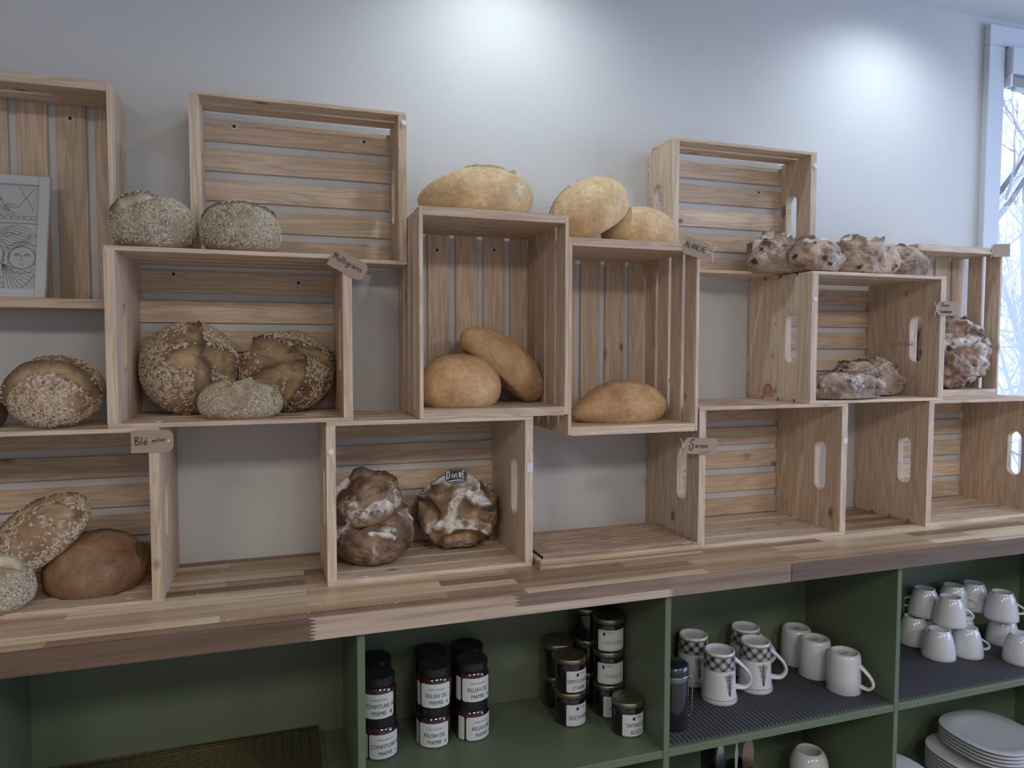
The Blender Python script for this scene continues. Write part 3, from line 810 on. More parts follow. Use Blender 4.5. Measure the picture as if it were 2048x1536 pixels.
# left edge
loaf('oat crusted loaf with one long slash sitting left of the Multigrains crate', 'multi', -.030, -.190, S, .083, .078, .104, rot=(38, 0, 0), seed=24, group=G1,
     scores=[([(-.95, -.45), (-.4, -.12), (.3, -.12), (.97, -.45)], .16, .14, .12)])
loaf('brown loaf cut off by the left edge, beside the slashed oat loaf', 'wheat', -.187, -.17, S, .066, .07, .10, seed=25, group=G1)
loaf('large smooth dark brown loaf inside the left crate', 'wheat', .021, -.150, TS, .098, .092, .112, seed=22, group='loaves in the left counter crate',
     scores=[([(-.3, .05), (.1, .22), (.5, .25)], .05, .06, .04), ([(.75, .5), (.8, .1), (.85, -.4)], .05, .05, .03)])
loaf('oval seeded loaf leaning on top of the dark brown loaf', 'multi', -.072, -.175, .052, .104, .062, .085, rot=(30, -36, 0), seed=21, group='loaves in the left counter crate',
     scores=[([(-.95, .0), (-.4, .35), (.3, .45), (.9, .2)], .16, .10, .10), ([(.35, .0), (.6, -.2), (.7, -.6)], .2, .06, .02)], dens=.8)
loaf('pale seeded loaf at the lower left corner of the counter', 'grain', -.145, -.225, TS, .078, .072, .105, seed=23, group='loaves in the left counter crate', scores=[([(-.5, -.4), (.1, -.5), (.8, -.2)], .2, .12, .1)])
# white loaves
loaf('long pale golden loaf on top of the tall upright crate', 'paleWhite', .826, -.165, S+CL, .138, .080, .108, rot=(8, 0, -4), sk=.10, tl=.25, seed=3, group=G2,
     scores=[([(.42, .8), (.46, .1), (.52, -.4)], .075, .10, .05), ([(-.15, -.1), (.3, -.15), (.55, -.35)], .035, .08, .07)])
loaf('pale golden loaf tilted against another on the second upright crate', 'paleWhite', 1.120, -.150, .7545, .108, .085, .118, rot=(12, -32, 0), seed=4, group=G2,
     scores=[([(-.9, .4), (-.5, .35), (-.1, .3)], .10, .08, .05), ([(.12, .6), (.1, .2)], .05, .08, .05), ([(-.8, -.1), (-.6, .1)], .04, .05, .04)])
loaf('low pale golden loaf beneath the tilted one on the second upright crate', 'paleWhite', 1.262, -.145, .754, .101, .075, .103, seed=5, group=G2)
loaf('round glossy golden loaf at left inside the first upright crate', 'white', .786, -.160, S+TH, .100, .082, .122, seed=112, group=G2, scores=[([(-.5, .2), (0, .35), (.4, .3)], .05, .06, .05)])
loaf('golden loaf leaning steeply on its neighbour in the first upright crate', 'white', .907, -.105, S+TH, .128, .080, .098, rot=(0, 40, 0), seed=13, group=G2, taper=.12)
loaf('oval golden loaf alone on the floor of the second upright crate', 'white', 1.208, -.150, .297+TH, .136, .080, .102, seed=14, group=G2, tl=.45,
     scores=[([(-.4, -.2), (-.1, .1), (.3, .2)], .06, .07, .03)], rot=(0, 0, 6))
# rustic floury loaves
sw_ = [([(-.35, -.55), (-.2, .0), (.0, .45)], .13), ([(.2, .55), (.3, .2), (.5, .1)], .26), ([(-.7, -.45), (-.1, -.5), (.6, -.6)], .13), ([(-.8, .5), (-.4, .75), (.1, .75)], .09), ([(.45, .75), (.7, .6)], .1)]
loaf('round floury swirled loaf carrying the DIVINE sign', 'rustic', .800, -.092, TS, .104, .090, .120, rot=(66, 0, 0), seed=20, group=G3,
     scores=[([(-.88, .25), (-.7, -.1), (-.62, -.4)], .17, .20, .12), ([(-.15, .1), (.1, -.35), (.75, -.2)], .20, .22, .14), ([(-.6, .35), (-.2, .65), (.15, .55), (.3, .3)], .15, .18, .12), ([(-.5, -.82), (.1, -.74), (.6, -.85)], .13, .16, .12), ([(.85, .3), (.8, -.3)], .10, .12, .10)], flourlines=sw_)
loaf('dark floury loaf lying beneath another at left in the DIVINE crate', 'rustic', .580, -.138, TS, .100, .085, .100, rot=(34, 0, 0), seed=19, group=G3,
     scores=[([(-.65, -.55), (-.1, -.15), (.45, -.25), (.75, -.65)], .16, .26, .13), ([(-.95, .25), (-.5, .55)], .11, .16, .10), ([(.25, .7), (.75, .35)], .11, .16, .10)],
     flourlines=[([(-.75, -.35), (-.2, .15), (.05, .85)], .13), ([(.55, .55), (.9, .1)], .06), ([(-.1, -.62), (.4, -.7)], .06)])
loaf('brown crested rustic loaf stacked on top of the dark floury one', 'rustic', .565, -.140, .096, .086, .072, .086, rot=(14, -14, 10), seed=18, group=G3,
     scores=[([(-.6, .1), (0, .3), (.5, .1)], .11, .20, .17), ([(.55, .4), (.85, -.1)], .08, .16, .15)], flourlines=[([(-.8, .05), (-.3, .3)], .07), ([(-.4, -.95), (.7, -.85)], .06)])
# fruit and chocolate loaves
slash = [([(-.7, -.5), (-.55, .6)], .11, .20, .20), ([(-.2, -.6), (-.05, .6)], .12, .22, .22), ([(.3, -.55), (.45, .55)], .12, .20, .20)]
fl4 = [([(-.85, .2), (-.7, -.3)], .10), ([(-.35, .5), (-.4, -.2)], .11), ([(.1, .4), (.15, -.3)], .10)]
T4 = S1+S
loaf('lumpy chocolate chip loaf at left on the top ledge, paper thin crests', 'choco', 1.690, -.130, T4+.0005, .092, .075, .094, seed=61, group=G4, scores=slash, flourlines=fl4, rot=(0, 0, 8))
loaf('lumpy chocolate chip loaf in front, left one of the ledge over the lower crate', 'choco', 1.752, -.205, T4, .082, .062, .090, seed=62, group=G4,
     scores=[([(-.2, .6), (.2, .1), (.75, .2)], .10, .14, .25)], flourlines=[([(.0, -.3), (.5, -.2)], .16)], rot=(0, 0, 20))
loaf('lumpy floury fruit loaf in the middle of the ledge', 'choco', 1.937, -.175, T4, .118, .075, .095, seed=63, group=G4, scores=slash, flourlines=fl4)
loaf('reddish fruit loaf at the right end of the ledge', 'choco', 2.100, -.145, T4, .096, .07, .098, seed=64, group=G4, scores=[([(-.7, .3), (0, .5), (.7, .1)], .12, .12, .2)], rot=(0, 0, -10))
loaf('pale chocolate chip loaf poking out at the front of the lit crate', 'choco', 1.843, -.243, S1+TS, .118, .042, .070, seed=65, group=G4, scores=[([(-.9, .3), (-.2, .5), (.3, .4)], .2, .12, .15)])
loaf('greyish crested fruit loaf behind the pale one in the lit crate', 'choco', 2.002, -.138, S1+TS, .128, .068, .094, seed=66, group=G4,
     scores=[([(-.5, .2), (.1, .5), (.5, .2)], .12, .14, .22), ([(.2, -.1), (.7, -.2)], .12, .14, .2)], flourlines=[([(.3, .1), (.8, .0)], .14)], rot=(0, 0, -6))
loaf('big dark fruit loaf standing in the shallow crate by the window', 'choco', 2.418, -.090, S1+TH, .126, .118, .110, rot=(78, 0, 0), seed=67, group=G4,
     scores=[([(-.8, .4), (-.2, .5), (.3, .3)], .14, .12, .10), ([(-.6, -.1), (0, -.1), (.35, .2)], .16, .12, .1)], flourlines=[([(-.9, .05), (-.1, .12), (.3, .0)], .13), ([(.2, .1), (.3, -.25)], .16), ([(.1, .75), (.7, .5)], .1)])

# ------------------------------------------------------------------ lettering
STROKES = {  # single stroke pen letters, x 0..w, y: baseline 0, x height .5, capital 1
 'M': (.8, [[(0, 0), (.08, 1), (.16, .95), (.34, .3), (.52, .95), (.6, .9), (.68, 0)]]),
 'u': (.5, [[(.02, .5), (.05, .1), (.2, 0), (.36, .12), (.38, .5)], [(.38, .5), (.42, 0)]]),
 'l': (.22, [[(.06, 1), (.06, 0)]]), 't': (.34, [[(.14, .9), (.14, .05), (.24, 0)], [(0, .55), (.3, .58)]]),
 'i': (.2, [[(.06, .5), (.06, 0)], [(.07, .72), (.08, .75)]]),
 'g': (.5, [[(.38, .42), (.2, .5), (.03, .3), (.12, .05), (.36, .15), (.38, .48), (.36, -.3), (.18, -.42), (-.02, -.32)]]),
 'r': (.36, [[(.04, .5), (.05, 0)], [(.05, .3), (.16, .5), (.32, .48)]]),
 'a': (.5, [[(.38, .45), (.16, .5), (.02, .2), (.14, 0), (.34, .12), (.38, .48), (.44, 0)]]),
 'n': (.5, [[(.04, .5), (.05, 0)], [(.05, .3), (.2, .5), (.36, .4), (.4, 0)]]),
 's': (.4, [[(.32, .45), (.14, .5), (.05, .36), (.3, .18), (.2, 0), (0, .03)]]),
 'B': (.62, [[(.04, 1), (.06, 0)], [(0, .96), (.3, 1), (.4, .78), (.08, .54), (.5, .4), (.5, .1), (.06, 0)]]),
 'e': (.45, [[(.04, .26), (.36, .3), (.3, .5), (.08, .44), (.03, .15), (.2, -.02), (.38, .06)]]),
 'é': (.45, [[(.04, .26), (.36, .3), (.3, .5), (.08, .44), (.03, .15), (.2, -.02), (.38, .06)], [(.2, .78), (.42, .88)]]),
 'L': (.5, [[(.06, 1), (.04, 0), (.42, .02)]]), 'I': (.2, [[(.06, 1), (.06, 0)]]),
 'A': (.6, [[(0, 0), (.26, 1), (.5, 0)], [(.1, .35), (.42, .35)]]), 'N': (.6, [[(.04, 0), (.06, 1), (.44, 0), (.48, 1)]]),
 'C': (.6, [[(.5, .9), (.26, 1), (.04, .6), (.1, .1), (.34, 0), (.52, .12)]]), 'H': (.6, [[(.04, 1), (.04, 0)], [(.46, 1), (.46, 0)], [(.04, .5), (.46, .52)]]),
 'E': (.5, [[(.42, 1), (.04, .98), (.04, 0), (.44, .02)], [(.04, .52), (.36, .54)]]),
 'S': (.75, [[(.6, .78), (.56, 1), (.3, .85), (.12, .6), (.5, .42), (.58, .05), (.3, -.3), (.02, -.1), (.06, .3)]]),
 'c': (.42, [[(.34, .42), (.16, .5), (.02, .25), (.14, 0), (.36, .06)]]), 'h': (.5, [[(.04, 1), (.05, 0)], [(.05, .3), (.2, .5), (.36, .4), (.4, 0)]]),
 'o': (.46, [[(.2, .5), (.02, .28), (.16, 0), (.36, .2), (.2, .5)]]), 'b': (.48, [[(.05, 1), (.05, 0), (.3, .0), (.38, .25), (.2, .48), (.05, .3)]]),
 '-': (.35, [[(.05, .28), (.25, .28)]]), 'D': (.66, [[(.08, .98), (.1, 0)], [(0, .95), (.35, .95), (.55, .55), (.4, .08), (.0, .0)]]),
 'V': (.6, [[(.0, .7), (.22, 0), (.44, .8)]]), 'j': (.25, [[(.06, .7), (.06, 0)], [(.07, .95), (.08, 1.0)]]), ' ': (.35, []),
}
def written(bm, text, h, pen, x0, z0, slope=0, spread=1.0, y=0):
    """pen strokes as thin flat tubes in the local xz plane"""
    cx = x0
    for ch in text:
        w_, st = STROKES[ch]
        for s in st:
            pts = [(cx+px*h*spread, y, z0+pz*h+slope*(cx-x0)) for px, pz in s]
            if len(pts) > 2: pts = smoothpath(pts, 4)
            tube(bm, pts, pen, 5)
        cx += (w_+.10)*h*spread
    return cx
def wr_width(text, h, spread=1.0): return sum((STROKES[c][0]+.10)*h*spread for c in text)
def tag_card(label, w_, h_, cut, lines, loc, rotdeg, holeside, mat=KRAFT, cutboth=True, string=True, extra=None, yawd=0, left=False, roundc=False, dot=False):
    """kraft price tag: card in the xz plane, written strokes on its front"""
    root = empty('paper_tag', loc, label, 'tag', 'handwritten kraft tags on the crates')
    root.rotation_euler = (0, R(rotdeg), R(yawd))
    s = -1 if left else 1
    pts = [(-w_/2, -h_/2), (w_/2-cut, -h_/2), (w_/2, -h_/2+cut), (w_/2, h_/2-cut), (w_/2-cut, h_/2), (-w_/2, h_/2)]
    if roundc:
        pts = [(-w_/2, -h_/2)]+[(w_/2-cut+cut*math.sin(a*PI/12), -h_/2+cut-cut*math.cos(a*PI/12)) for a in range(7)]+[(w_/2-cut+cut*math.cos(a*PI/12), h_/2-cut+cut*math.sin(a*PI/12)) for a in range(7)]+[(-w_/2, h_/2)]
    if left: pts = [(-p, q) for p, q in pts][::-1]
    bm = bmesh.new(); f = bm.faces.new([bm.verts.new((p, 0, q)) for p, q in pts])
    g = bmesh.ops.extrude_face_region(bm, geom=[f])
    for q in g['geom']:
        if isinstance(q, bmesh.types.BMVert): q.co.y -= .0008
    obj('card', from_bm('card', bm), mat, root)
    bm = bmesh.new()
    for (t, hh, x0, z0, sl, sp) in lines: written(bm, t, hh, hh*.045+.00018, x0, z0, sl, sp, -.001)
    if extra:
        for pl in extra: tube(bm, smoothpath([(p, -.001, q) for p, q in pl], 4), .0004, 5)
    obj('handwriting', from_bm('handwriting', bm), INK, root)
    hx = s*(w_/2-.008)
    if holeside or dot:
        bm = bmesh.new(); lathe(bm, [(0, .0004), (.0026, .0004), (.0026, 0)], 16)
        obj('eyelet', from_bm('eyelet', bm), TWINE if dot else HOLE, root, (hx, -.0009, 0), (R(90), 0, 0))
    if string:
        bm = bmesh.new()
        tube(bm, smoothpath([(hx, -.002, 0), (hx+s*.010, -.003, .001), (hx+s*.013, -.004, .006), (hx+s*.018, -.004, .018)], 5), .0009, 6)
        tube(bm, smoothpath([(hx, -.002, -.0005), (hx+s*.009, -.003, 0), (hx+s*.015, -.004, -.010), (hx+s*.017, -.004, -.022)], 5), .0009, 6)
        obj('string', from_bm('string', bm, True), TWINE, root)
    return root
tag_card('kraft tag reading Multigrains, tilted on a crate corner', .078, .040, .014, [('Multigrains', .0125, -.034, -.002, 0, .92)], (.5225, -.2695, .6718), 27, False, string=False, roundc=True)
tag_card('kraft tag reading Blé entier on the left counter crate', .074, .043, .012, [('Blé', .015, -.030, -.006, 0, 1.0), ('entier', .0085, .000, -.002, .1, 1.0)], (.1485, -.2695, .3195), 0, False, string=False, roundc=True, dot=True)
tag_card('kraft tag reading BLANCHE with string, on the second upright crate', .076, .042, .012, [('BLANCHE', .013, -.034, -.004, 0, .95)], (1.3535, -.2695, .7415), 14, True, dot=True)
tag_card('kraft tag reading Sarrasin with a flourish, above the cutting board', .096, .040, .013, [('S', .022, -.030, -.005, 0, .85), ('arrasin', .0125, -.013, -.004, 0, .85)], (1.366, -.2735, .260), 4, True, left=True,
         extra=[[(.0, -.018), (.012, -.014), (.03, -.012)], [(.012, -.0185), (.020, -.016), (.028, -.0145)]])
tag_card('kraft tag reading Choco Canneberges at the right crate column', .078, .040, .012, [('Choco-', .0115, -.022, .005, 0, .9), ('Canneberges', .0095, -.024, -.012, 0, .72)], (2.158, -.2695, .612), -1, True, left=True)
tag_card('small blank folded kraft tag on the window side crate top', .075, .040, .006, [], (2.530, -.1355, .806), -4, True, left=True)

# chalkboard sign on a pick
sg = empty('chalkboard_sign', (.770, -.190, .150), 'small black chalkboard pick sign reading DIVINE', 'sign')
bm = bmesh.new(); pts = []
w2, h2 = .0265, .0165
for k in range(64):
    a = 2*PI*k/64; c_, s_ = math.cos(a), math.sin(a)
    px = w2*abs(c_)**.45*(1 if c_ > 0 else -1); pz = h2*abs(s_)**.45*(1 if s_ > 0 else -1)
    pz += .0012*math.cos(px/w2*PI*1.0)*(1 if s_ > 0 else -1); pts.append((px, pz))
f = bm.faces.new([bm.verts.new((p, 0, q)) for p, q in pts])
g = bmesh.ops.extrude_face_region(bm, geom=[f])
for q in g['geom']:
    if isinstance(q, bmesh.types.BMVert): q.co.y -= .0025
obj('board', from_bm('board', bm), SLATE, sg, (0, 0, .0545))
bm = bmesh.new()
tube(bm, [(p*.90, -.0028, .0545+q*.86) for p, q in pts+[pts[0]]], .0004, 4)
obj('border_line', from_bm('border_line', bm), CHALK, sg)
bm = bmesh.new()
written(bm, 'D', .0165, .0011, -.0235, .0495, 0, .8, -.0029)
written(bm, 'jVj', .0140, .0010, -.0110, .0500, 0, .78, -.0029)
written(bm, 'N', .0135, .0010, .0062, .0505, 0, .72, -.0029); written(bm, 'E', .0140, .0010, .0148, .0508, 0, .72, -.0029)
tube(bm, [(-.018, -.0029, .0435), (0, -.0029, .0457), (.018, -.0029, .0468)], .0007, 5); tube(bm, [(-.016, -.0029, .0433), (0, -.0029, .0440), (.017, -.0029, .0427)], .0007, 5)
obj('chalk_writing', from_bm('chalk_writing', bm), CHALK, sg)
bm = bmesh.new(); tube(bm, [(0, .050, -.010), (0, .0, .042)], .0016, 8)
obj('pick', from_bm('pick', bm), plain('bamboo_pick', (.52, .40, .25), .6), sg)

# ------------------------------------------------------------------ cutting board
cb = empty('cutting_board', (1.148, -.175, 0), 'slatted wooden bread cutting board on its crumb tray', 'cutting board')
bm = bmesh.new(); X2, Y2 = .212, .116
add_box(bm, -X2, X2, -Y2-.012, Y2, 0, .008, .001)
add_box(bm, -X2, X2, -Y2-.012, -Y2+.006, .0082, .021, .003); add_box(bm, -X2, X2, Y2-.010, Y2, .0082, .021, .003)
add_box(bm, -X2, -X2+.012, -Y2+.007, Y2-.011, .0082, .021, .003); add_box(bm, X2-.012, X2, -Y2+.007, Y2-.011, .0082, .021, .003)
obj('crumb_tray', from_bm('crumb_tray', bm), pine('tray_wood', 'x', (.58, .42, .29), (.42, .28, .18), .3), cb)
bm = bmesh.new(); nsl = 11; yy0, yy1 = -Y2+.010, Y2-.013; sw3 = (yy1-yy0)/nsl
for k in range(nsl): add_box(bm, -X2+.016, X2-.016, yy0+k*sw3+.0030, yy0+(k+1)*sw3-.0030, .012, .024, .0012)
for xx in (-X2+.016, X2-.046): add_box(bm, xx, xx+.030, yy0, yy1, .0118, .0235, .0012)
obj('slatted_top', from_bm('slatted_top', bm), pine('slat_wood', 'x', (.56, .40, .29), (.27, .165, .11), .3), cb)

# ------------------------------------------------------------------ framed drawing
fr = empty('picture_frame', (-.075, -.118, .5955+.0006), 'white framed line drawing leaning in the top left crate', 'picture')
FWd, FHt, FB = .215, .262, .020
fr.rotation_euler = (R(-14), 0, 0); fr.location = (-.168, -.113, .5955)
bm = bmesh.new()
add_box(bm, -FWd/2, -FWd/2+FB, -.014, 0, 0, FHt, .0015); add_box(bm, FWd/2-FB, FWd/2, -.014, 0, 0, FHt, .0015)
add_box(bm, -FWd/2+FB, FWd/2-FB, -.014, 0, 0, FB, .0015); add_box(bm, -FWd/2+FB, FWd/2-FB, -.014, 0, FHt-FB, FHt, .0015)
obj('frame', from_bm('frame', bm), FRAMEM, fr)
box('drawing_paper', -FWd/2+FB, FWd/2-FB, -.007, -.005, FB, FHt-FB, ARTP, fr, 0)
bm = bmesh.new(); rng = random.Random(4); iw, ih = FWd/2-FB, FHt-2*FB
def ln(p, r=.00035):
    p = [(max(-iw, min(iw, a)), -.0073, FB+max(0, min(ih, q))) for a, q in p]
    tube(bm, p, r, 4)
def circ(cx_, cz_, r, a0=0, a1=2*PI, k=24): ln([(cx_+r*math.cos(a0+(a1-a0)*i/k), cz_+r*math.sin(a0+(a1-a0)*i/k)) for i in range(k+1)])
# roof triangle with scallops and spirals, waves, two round faces, a fan and petals
ln([(.0, ih), (.036, .74*ih)], .0005); ln([(-.006, ih), (-.05, .74*ih)], .0005); ln([(.05, ih), (.078, .76*ih)]); ln([(.078, .97*ih), (.05, .78*ih)])
for (sx_, sz_) in ((.018, .165), (-.002, .178), (.038, .170), (.012, .186), (-.022, .166)):
    for rr in (.004, .008, .012): circ(sx_, sz_, rr, .3, 5.6, 16)
for k in range(14): circ(-.07+k*.0115, .150, .0056, 0, PI, 10)
ln([(-.076, .149), (iw, .148)]); ln([(-.076, .140), (iw, .139)], .0005)
for k in range(9):
    ln([(-.076+i*.008, .131-k*.0052+.0045*math.sin(i*.9+k*.5)) for i in range(20)])
for (fx, fz, r) in ((.0, .070, .030), (.062, .066, .023)):
    circ(fx, fz, r); circ(fx, fz, r+.0018)
    for ex in (-.35, .4):
        circ(fx+ex*r, fz+.15*r, r*.22, .2, PI-.2, 10); circ(fx+ex*r, fz+.22*r, r*.10, 0, 2*PI, 8); circ(fx+ex*r, fz+.05*r, r*.26, .3, PI-.3, 10)
    ln([(fx, fz+.2*r), (fx-.1*r, fz-.25*r), (fx+.08*r, fz-.28*r)]); circ(fx, fz-.45*r, r*.2, PI*1.1, PI*1.9, 8)
    for k in range(16):
        a = k*PI/8; circ(fx+(r+.006)*math.cos(a), fz+(r+.006)*math.sin(a), .0055, a-1.5, a+1.5, 8)
for k in range(9):
    a = R(-84+k*8); ln([(.028, .052), (.028+.062*math.cos(a), .052+.062*math.sin(a))])
circ(.028, .052, .060, R(-84), R(-20), 12)
for k in range(26):
    px_, pz_ = rng.uniform(-.07, .03), rng.uniform(.002, .030); a = rng.uniform(0, 3); q = .006
    ln([(px_+q*math.cos(a)*math.cos(t)-q*.5*math.sin(a)*math.sin(t), pz_+q*math.sin(a)*math.cos(t)+q*.5*math.cos(a)*math.sin(t)) for t in [i*PI/6 for i in range(13)]])
for k in range(10):
    px_, pz_ = rng.uniform(-.05, .075), rng.uniform(.088, .118)
    ln([(px_, pz_), (px_+.008, pz_+.006), (px_+.018, pz_+.001), (px_+.008, pz_-.003), (px_, pz_)])
obj('ink_lines', from_bm('ink_lines', bm), LINE, fr)

# ------------------------------------------------------------------ jars
def text_mesh(lines, size, spacing=1.15):
    """printed lines, centred; returns list of (verts2d, faces)"""
    cu = bpy.data.curves.new('t', 'FONT'); cu.body = lines; cu.size = size; cu.align_x = 'CENTER'; cu.space_line = spacing; cu.resolution_u = 3
    o = bpy.data.objects.new('t', cu); COL.objects.link(o)
    dg = bpy.context.evaluated_depsgraph_get(); me = bpy.data.meshes.new_from_object(o.evaluated_get(dg))
    V_ = [v.co.copy() for v in me.vertices]; F_ = [list(p.vertices) for p in me.polygons]
    bpy.data.objects.remove(o); bpy.data.meshes.remove(me)
    return V_, F_
V_, F_ = text_mesh('THOM', .0165)
bm = bmesh.new(); vs_ = [bm.verts.new((0, -v.x*1.8, -v.y)) for v in V_]
for f in F_: bm.faces.new([vs_[i] for i in f])
obj('stamp', from_bm('stamp', bm), plain('faint_stamp', (.36, .28, .22), .8), C2, Vector((2.1366, -.138, .519))-C2.location)
def wrap(V_, F_, bm, r, z0, x0=0, squeeze=1.0, italic=0):
    vs = []
    for v in V_:
        a = (v.x*squeeze+x0+v.y*italic)/r
        vs.append(bm.verts.new((r*math.sin(a), -r*math.cos(a), z0+v.y)))
    for f in F_:
        try: bm.faces.new([vs[i] for i in f])
        except ValueError: pass
def arc_label(r, z0, z1, half, corner=.004, n=20):
    bm = bmesh.new(); cols = []
    for i in range(n+1):
        a = -half+2*half*i/n; d = (half-abs(a))*r
        c_ = corner-math.sqrt(max(0, corner*corner-(corner-d)**2)) if d < corner else 0
        cols.append((bm.verts.new((r*math.sin(a), -r*math.cos(a), z0+c_)), bm.verts.new((r*math.sin(a), -r*math.cos(a), z1-c_))))
    for p, q in zip(cols, cols[1:]): bm.faces.new((p[0], q[0], q[1], p[1]))
    return from_bm('label', bm, True)
def drop_mark(bm, r, x0, z0, s):
    V_ = []; k = 14
    for i in range(k): V_.append(Vector((s*math.cos(2*PI*i/k), s*math.sin(2*PI*i/k)*1.25, 0)))
    wrap(V_, [list(range(k))], bm, r, z0, x0)
def relish_jar(label, x, y, z, rotz, lines, red=None, group='black lidded jars of relish and jam'):
    root = empty('preserve_jar', (x, y, z), label, 'jar', group); root.rotation_euler = (0, 0, R(rotz))
    rb = .0395
    bm = bmesh.new(); lathe(bm, [(0, 0), (rb-.004, 0), (rb, .004), (rb, .058), (rb-.001, .062), (rb-.0045, .068), (rb-.008, .072), (0, .072)], 12 if False else 40)
    obj('glass_body', from_bm('glass_body', bm, True), JAM, root)
    bm = bmesh.new(); lathe(bm, [(0, .070), (rb-.0035, .070), (rb-.003, .072), (rb-.003, .0885), (rb-.0045, .090), (rb-.008, .0905), (0, .0895)], 48)
    obj('lid', from_bm('lid', bm, False), LIDB, root)
    if lines is None: return root
    lb = obj('label', arc_label(rb+.0004, .0035, .0575, .92), PAPER, root)
    # second panel of the label with small print
    bm = bmesh.new()
    for k in range(9):
        zz = .050-k*.0045
        V_ = [Vector((0, 0, 0)), Vector((.014, 0, 0)), Vector((.014, .0008, 0)), Vector((0, .0008, 0))]
        wrap(V_, [[0, 1, 2, 3]], bm, rb+.0009, zz, -.058)
    obj('small_print', from_bm('small_print', bm), GREYT, root)
    side = arc_label(rb+.0004, .0035, .0575, .22); so = obj('label', side, PAPER, root, (0, 0, 0), (0, 0, -1.25))
    bm = bmesh.new(); r = rb+.0009
    V_, F_ = text_mesh(lines, .0128, 1.2); wrap(V_, F_, bm, r, .0265, .001, .86)
    obj('printed_name', from_bm('printed_name', bm), INK, root)
    bm = bmesh.new(); V_, F_ = text_mesh('Vallée Boréale', .0072); wrap(V_, F_, bm, r, .0435, 0, .9, .25)
    for (zz, ww) in ((.0415, .042), (.0100, .012)):
        wrap([Vector((-ww/2, 0, 0)), Vector((ww/2, 0, 0)), Vector((ww/2, .0004, 0)), Vector((-ww/2, .0004, 0))], [[0, 1, 2, 3]], bm, r, zz)
    obj('maker_name', from_bm('maker_name', bm), GREYT, root)
    bm = bmesh.new()
    if red: drop_mark(bm, r, .029, .0150, .0034)
    else:
        wrap([Vector((-.004, -.002, 0)), Vector((.001, -.001, 0)), Vector((.004, .0025, 0)), Vector((-.001, .0015, 0))], [[0, 1, 2, 3]], bm, r, .0140, .028)
    obj('emblem', from_bm('emblem', bm), REDP if red else INK, root)
    return root
JH = .0905
# small local helper: facing angle towards the viewer side
relish_jar('black lidded confiture jar, upper one beside the first cabinet divider', .583, -.222, SH+JH, -6, 'CONFITURE À\nMAMIE', True)
relish_jar('black lidded confiture jar at the bottom beside the first cabinet divider', .586, -.222, SH, 10, 'CONFITURE À\nMAMIE', False)
relish_jar('relish jar on top of the left front stack', .7126, -.214, SH+JH, -8, 'RELISH DE\nMAMIE')
relish_jar('relish jar at the bottom of the left front stack', .7105, -.214, SH, -12, 'RELISH DE\nMAMIE')
relish_jar('relish jar on top of the right front stack', .8010, -.214, SH+JH, 4, 'RELISH DE\nMAMIE')
relish_jar('relish jar at the bottom of the right front stack', .8010, -.214, SH, 18, 'RELISH DE\nMAMIE')
for (x_, l1, l2) in ((.588, 'shadowed jar lid behind the upper confiture jar', 'hidden jar under the one behind the confiture stack'),
                     (.719, 'shadowed jar lid behind the left relish stack', 'hidden jar under the one behind the left relish stack'),
                     (.812, 'shadowed jar lid behind the right relish stack', 'hidden jar under the one behind the right relish stack')):
    relish_jar(l1, x_, -.1375, SH+JH, 0, None); relish_jar(l2, x_, -.1375, SH, 0, None)
def farm_jar(label, x, y, z, rotz, text, style='w', lab=True, tsize=.0125):
    root = empty('preserve_jar', (x, y, z), label, 'jar', 'bronze lidded jars of berry preserves'); root.rotation_euler = (0, 0, R(rotz))
    rb = .0375
    bm = bmesh.new(); lathe(bm, [(0, 0), (rb-.004, 0), (rb, .004), (rb, .060), (rb-.001, .063), (rb-.0035, .068), (rb-.004, .070), (0, .070)], 44)
    obj('glass_body', from_bm('glass_body', bm, True), BLUEJ, root)
    bm = bmesh.new(); lathe(bm, [(rb-.001, .0665), (rb+.0005, .067), (rb+.0005, .078), (rb-.0005, .080), (rb-.004, .0815), (rb-.007, .0805), (.022, .0805), (.021, .0812), (.019, .0805), (.012, .0805), (.011, .0812), (.009, .0805), (0, .0805)], 48)
    obj('lid', from_bm('lid', bm, True), LIDG, root)
    if not lab: return root
    half = .80 if style == 'w' else 1.0
    obj('label', arc_label(rb+.0004, .004, .055, half, .002), PAPERW if style == 'w' else PAPERG, root)
    r = rb+.0009
    bm = bmesh.new(); V_, F_ = text_mesh(text, tsize, 1.3); wrap(V_, F_, bm, r, .0260 if '\n' in text else .020, .003, .56)
    obj('printed_name', from_bm('printed_name', bm), INK if style == 'w' else GREYT, root)
    bm = bmesh.new(); V_, F_ = text_mesh('FERME', .0068); wrap(V_, F_, bm, r, .046, .010 if style == 'w' else -.006, .9)
    for k, (zz, ww, xo) in enumerate(((.0425, .016, .011 if style == 'w' else -.005), (.0085, .008, .006))):
        wrap([Vector((-ww/2, 0, 0)), Vector((ww/2, 0, 0)), Vector((ww/2, .0004, 0)), Vector((-ww/2, .0004, 0))], [[0, 1, 2, 3]], bm, r, zz, xo)
    obj('maker_name', from_bm('maker_name', bm), GREYT, root)
    bm = bmesh.new(); drop_mark(bm, r, -.003 if style == 'w' else -.022, .0455, .0034)
    obj('emblem', from_bm('emblem', bm), INK, root)
    if style != 'w':
        bm = bmesh.new()
        for q in (((-.034, .007), (.034, .007)), ((.034, .007), (.034, .052)), ((.034, .052), (-.034, .052)), ((-.034, .052), (-.034, .007))):
            (a0, b0), (a1, b1) = q
            tube(bm, [((r)*math.sin(( a0+(a1-a0)*i/12)/r), -(r)*math.cos((a0+(a1-a0)*i/12)/r), b0+(b1-b0)*i/12) for i in range(13)], .0003, 4)
        obj('border_line', from_bm('border_line', bm), GREYT, root)
    return root
FH = .0820
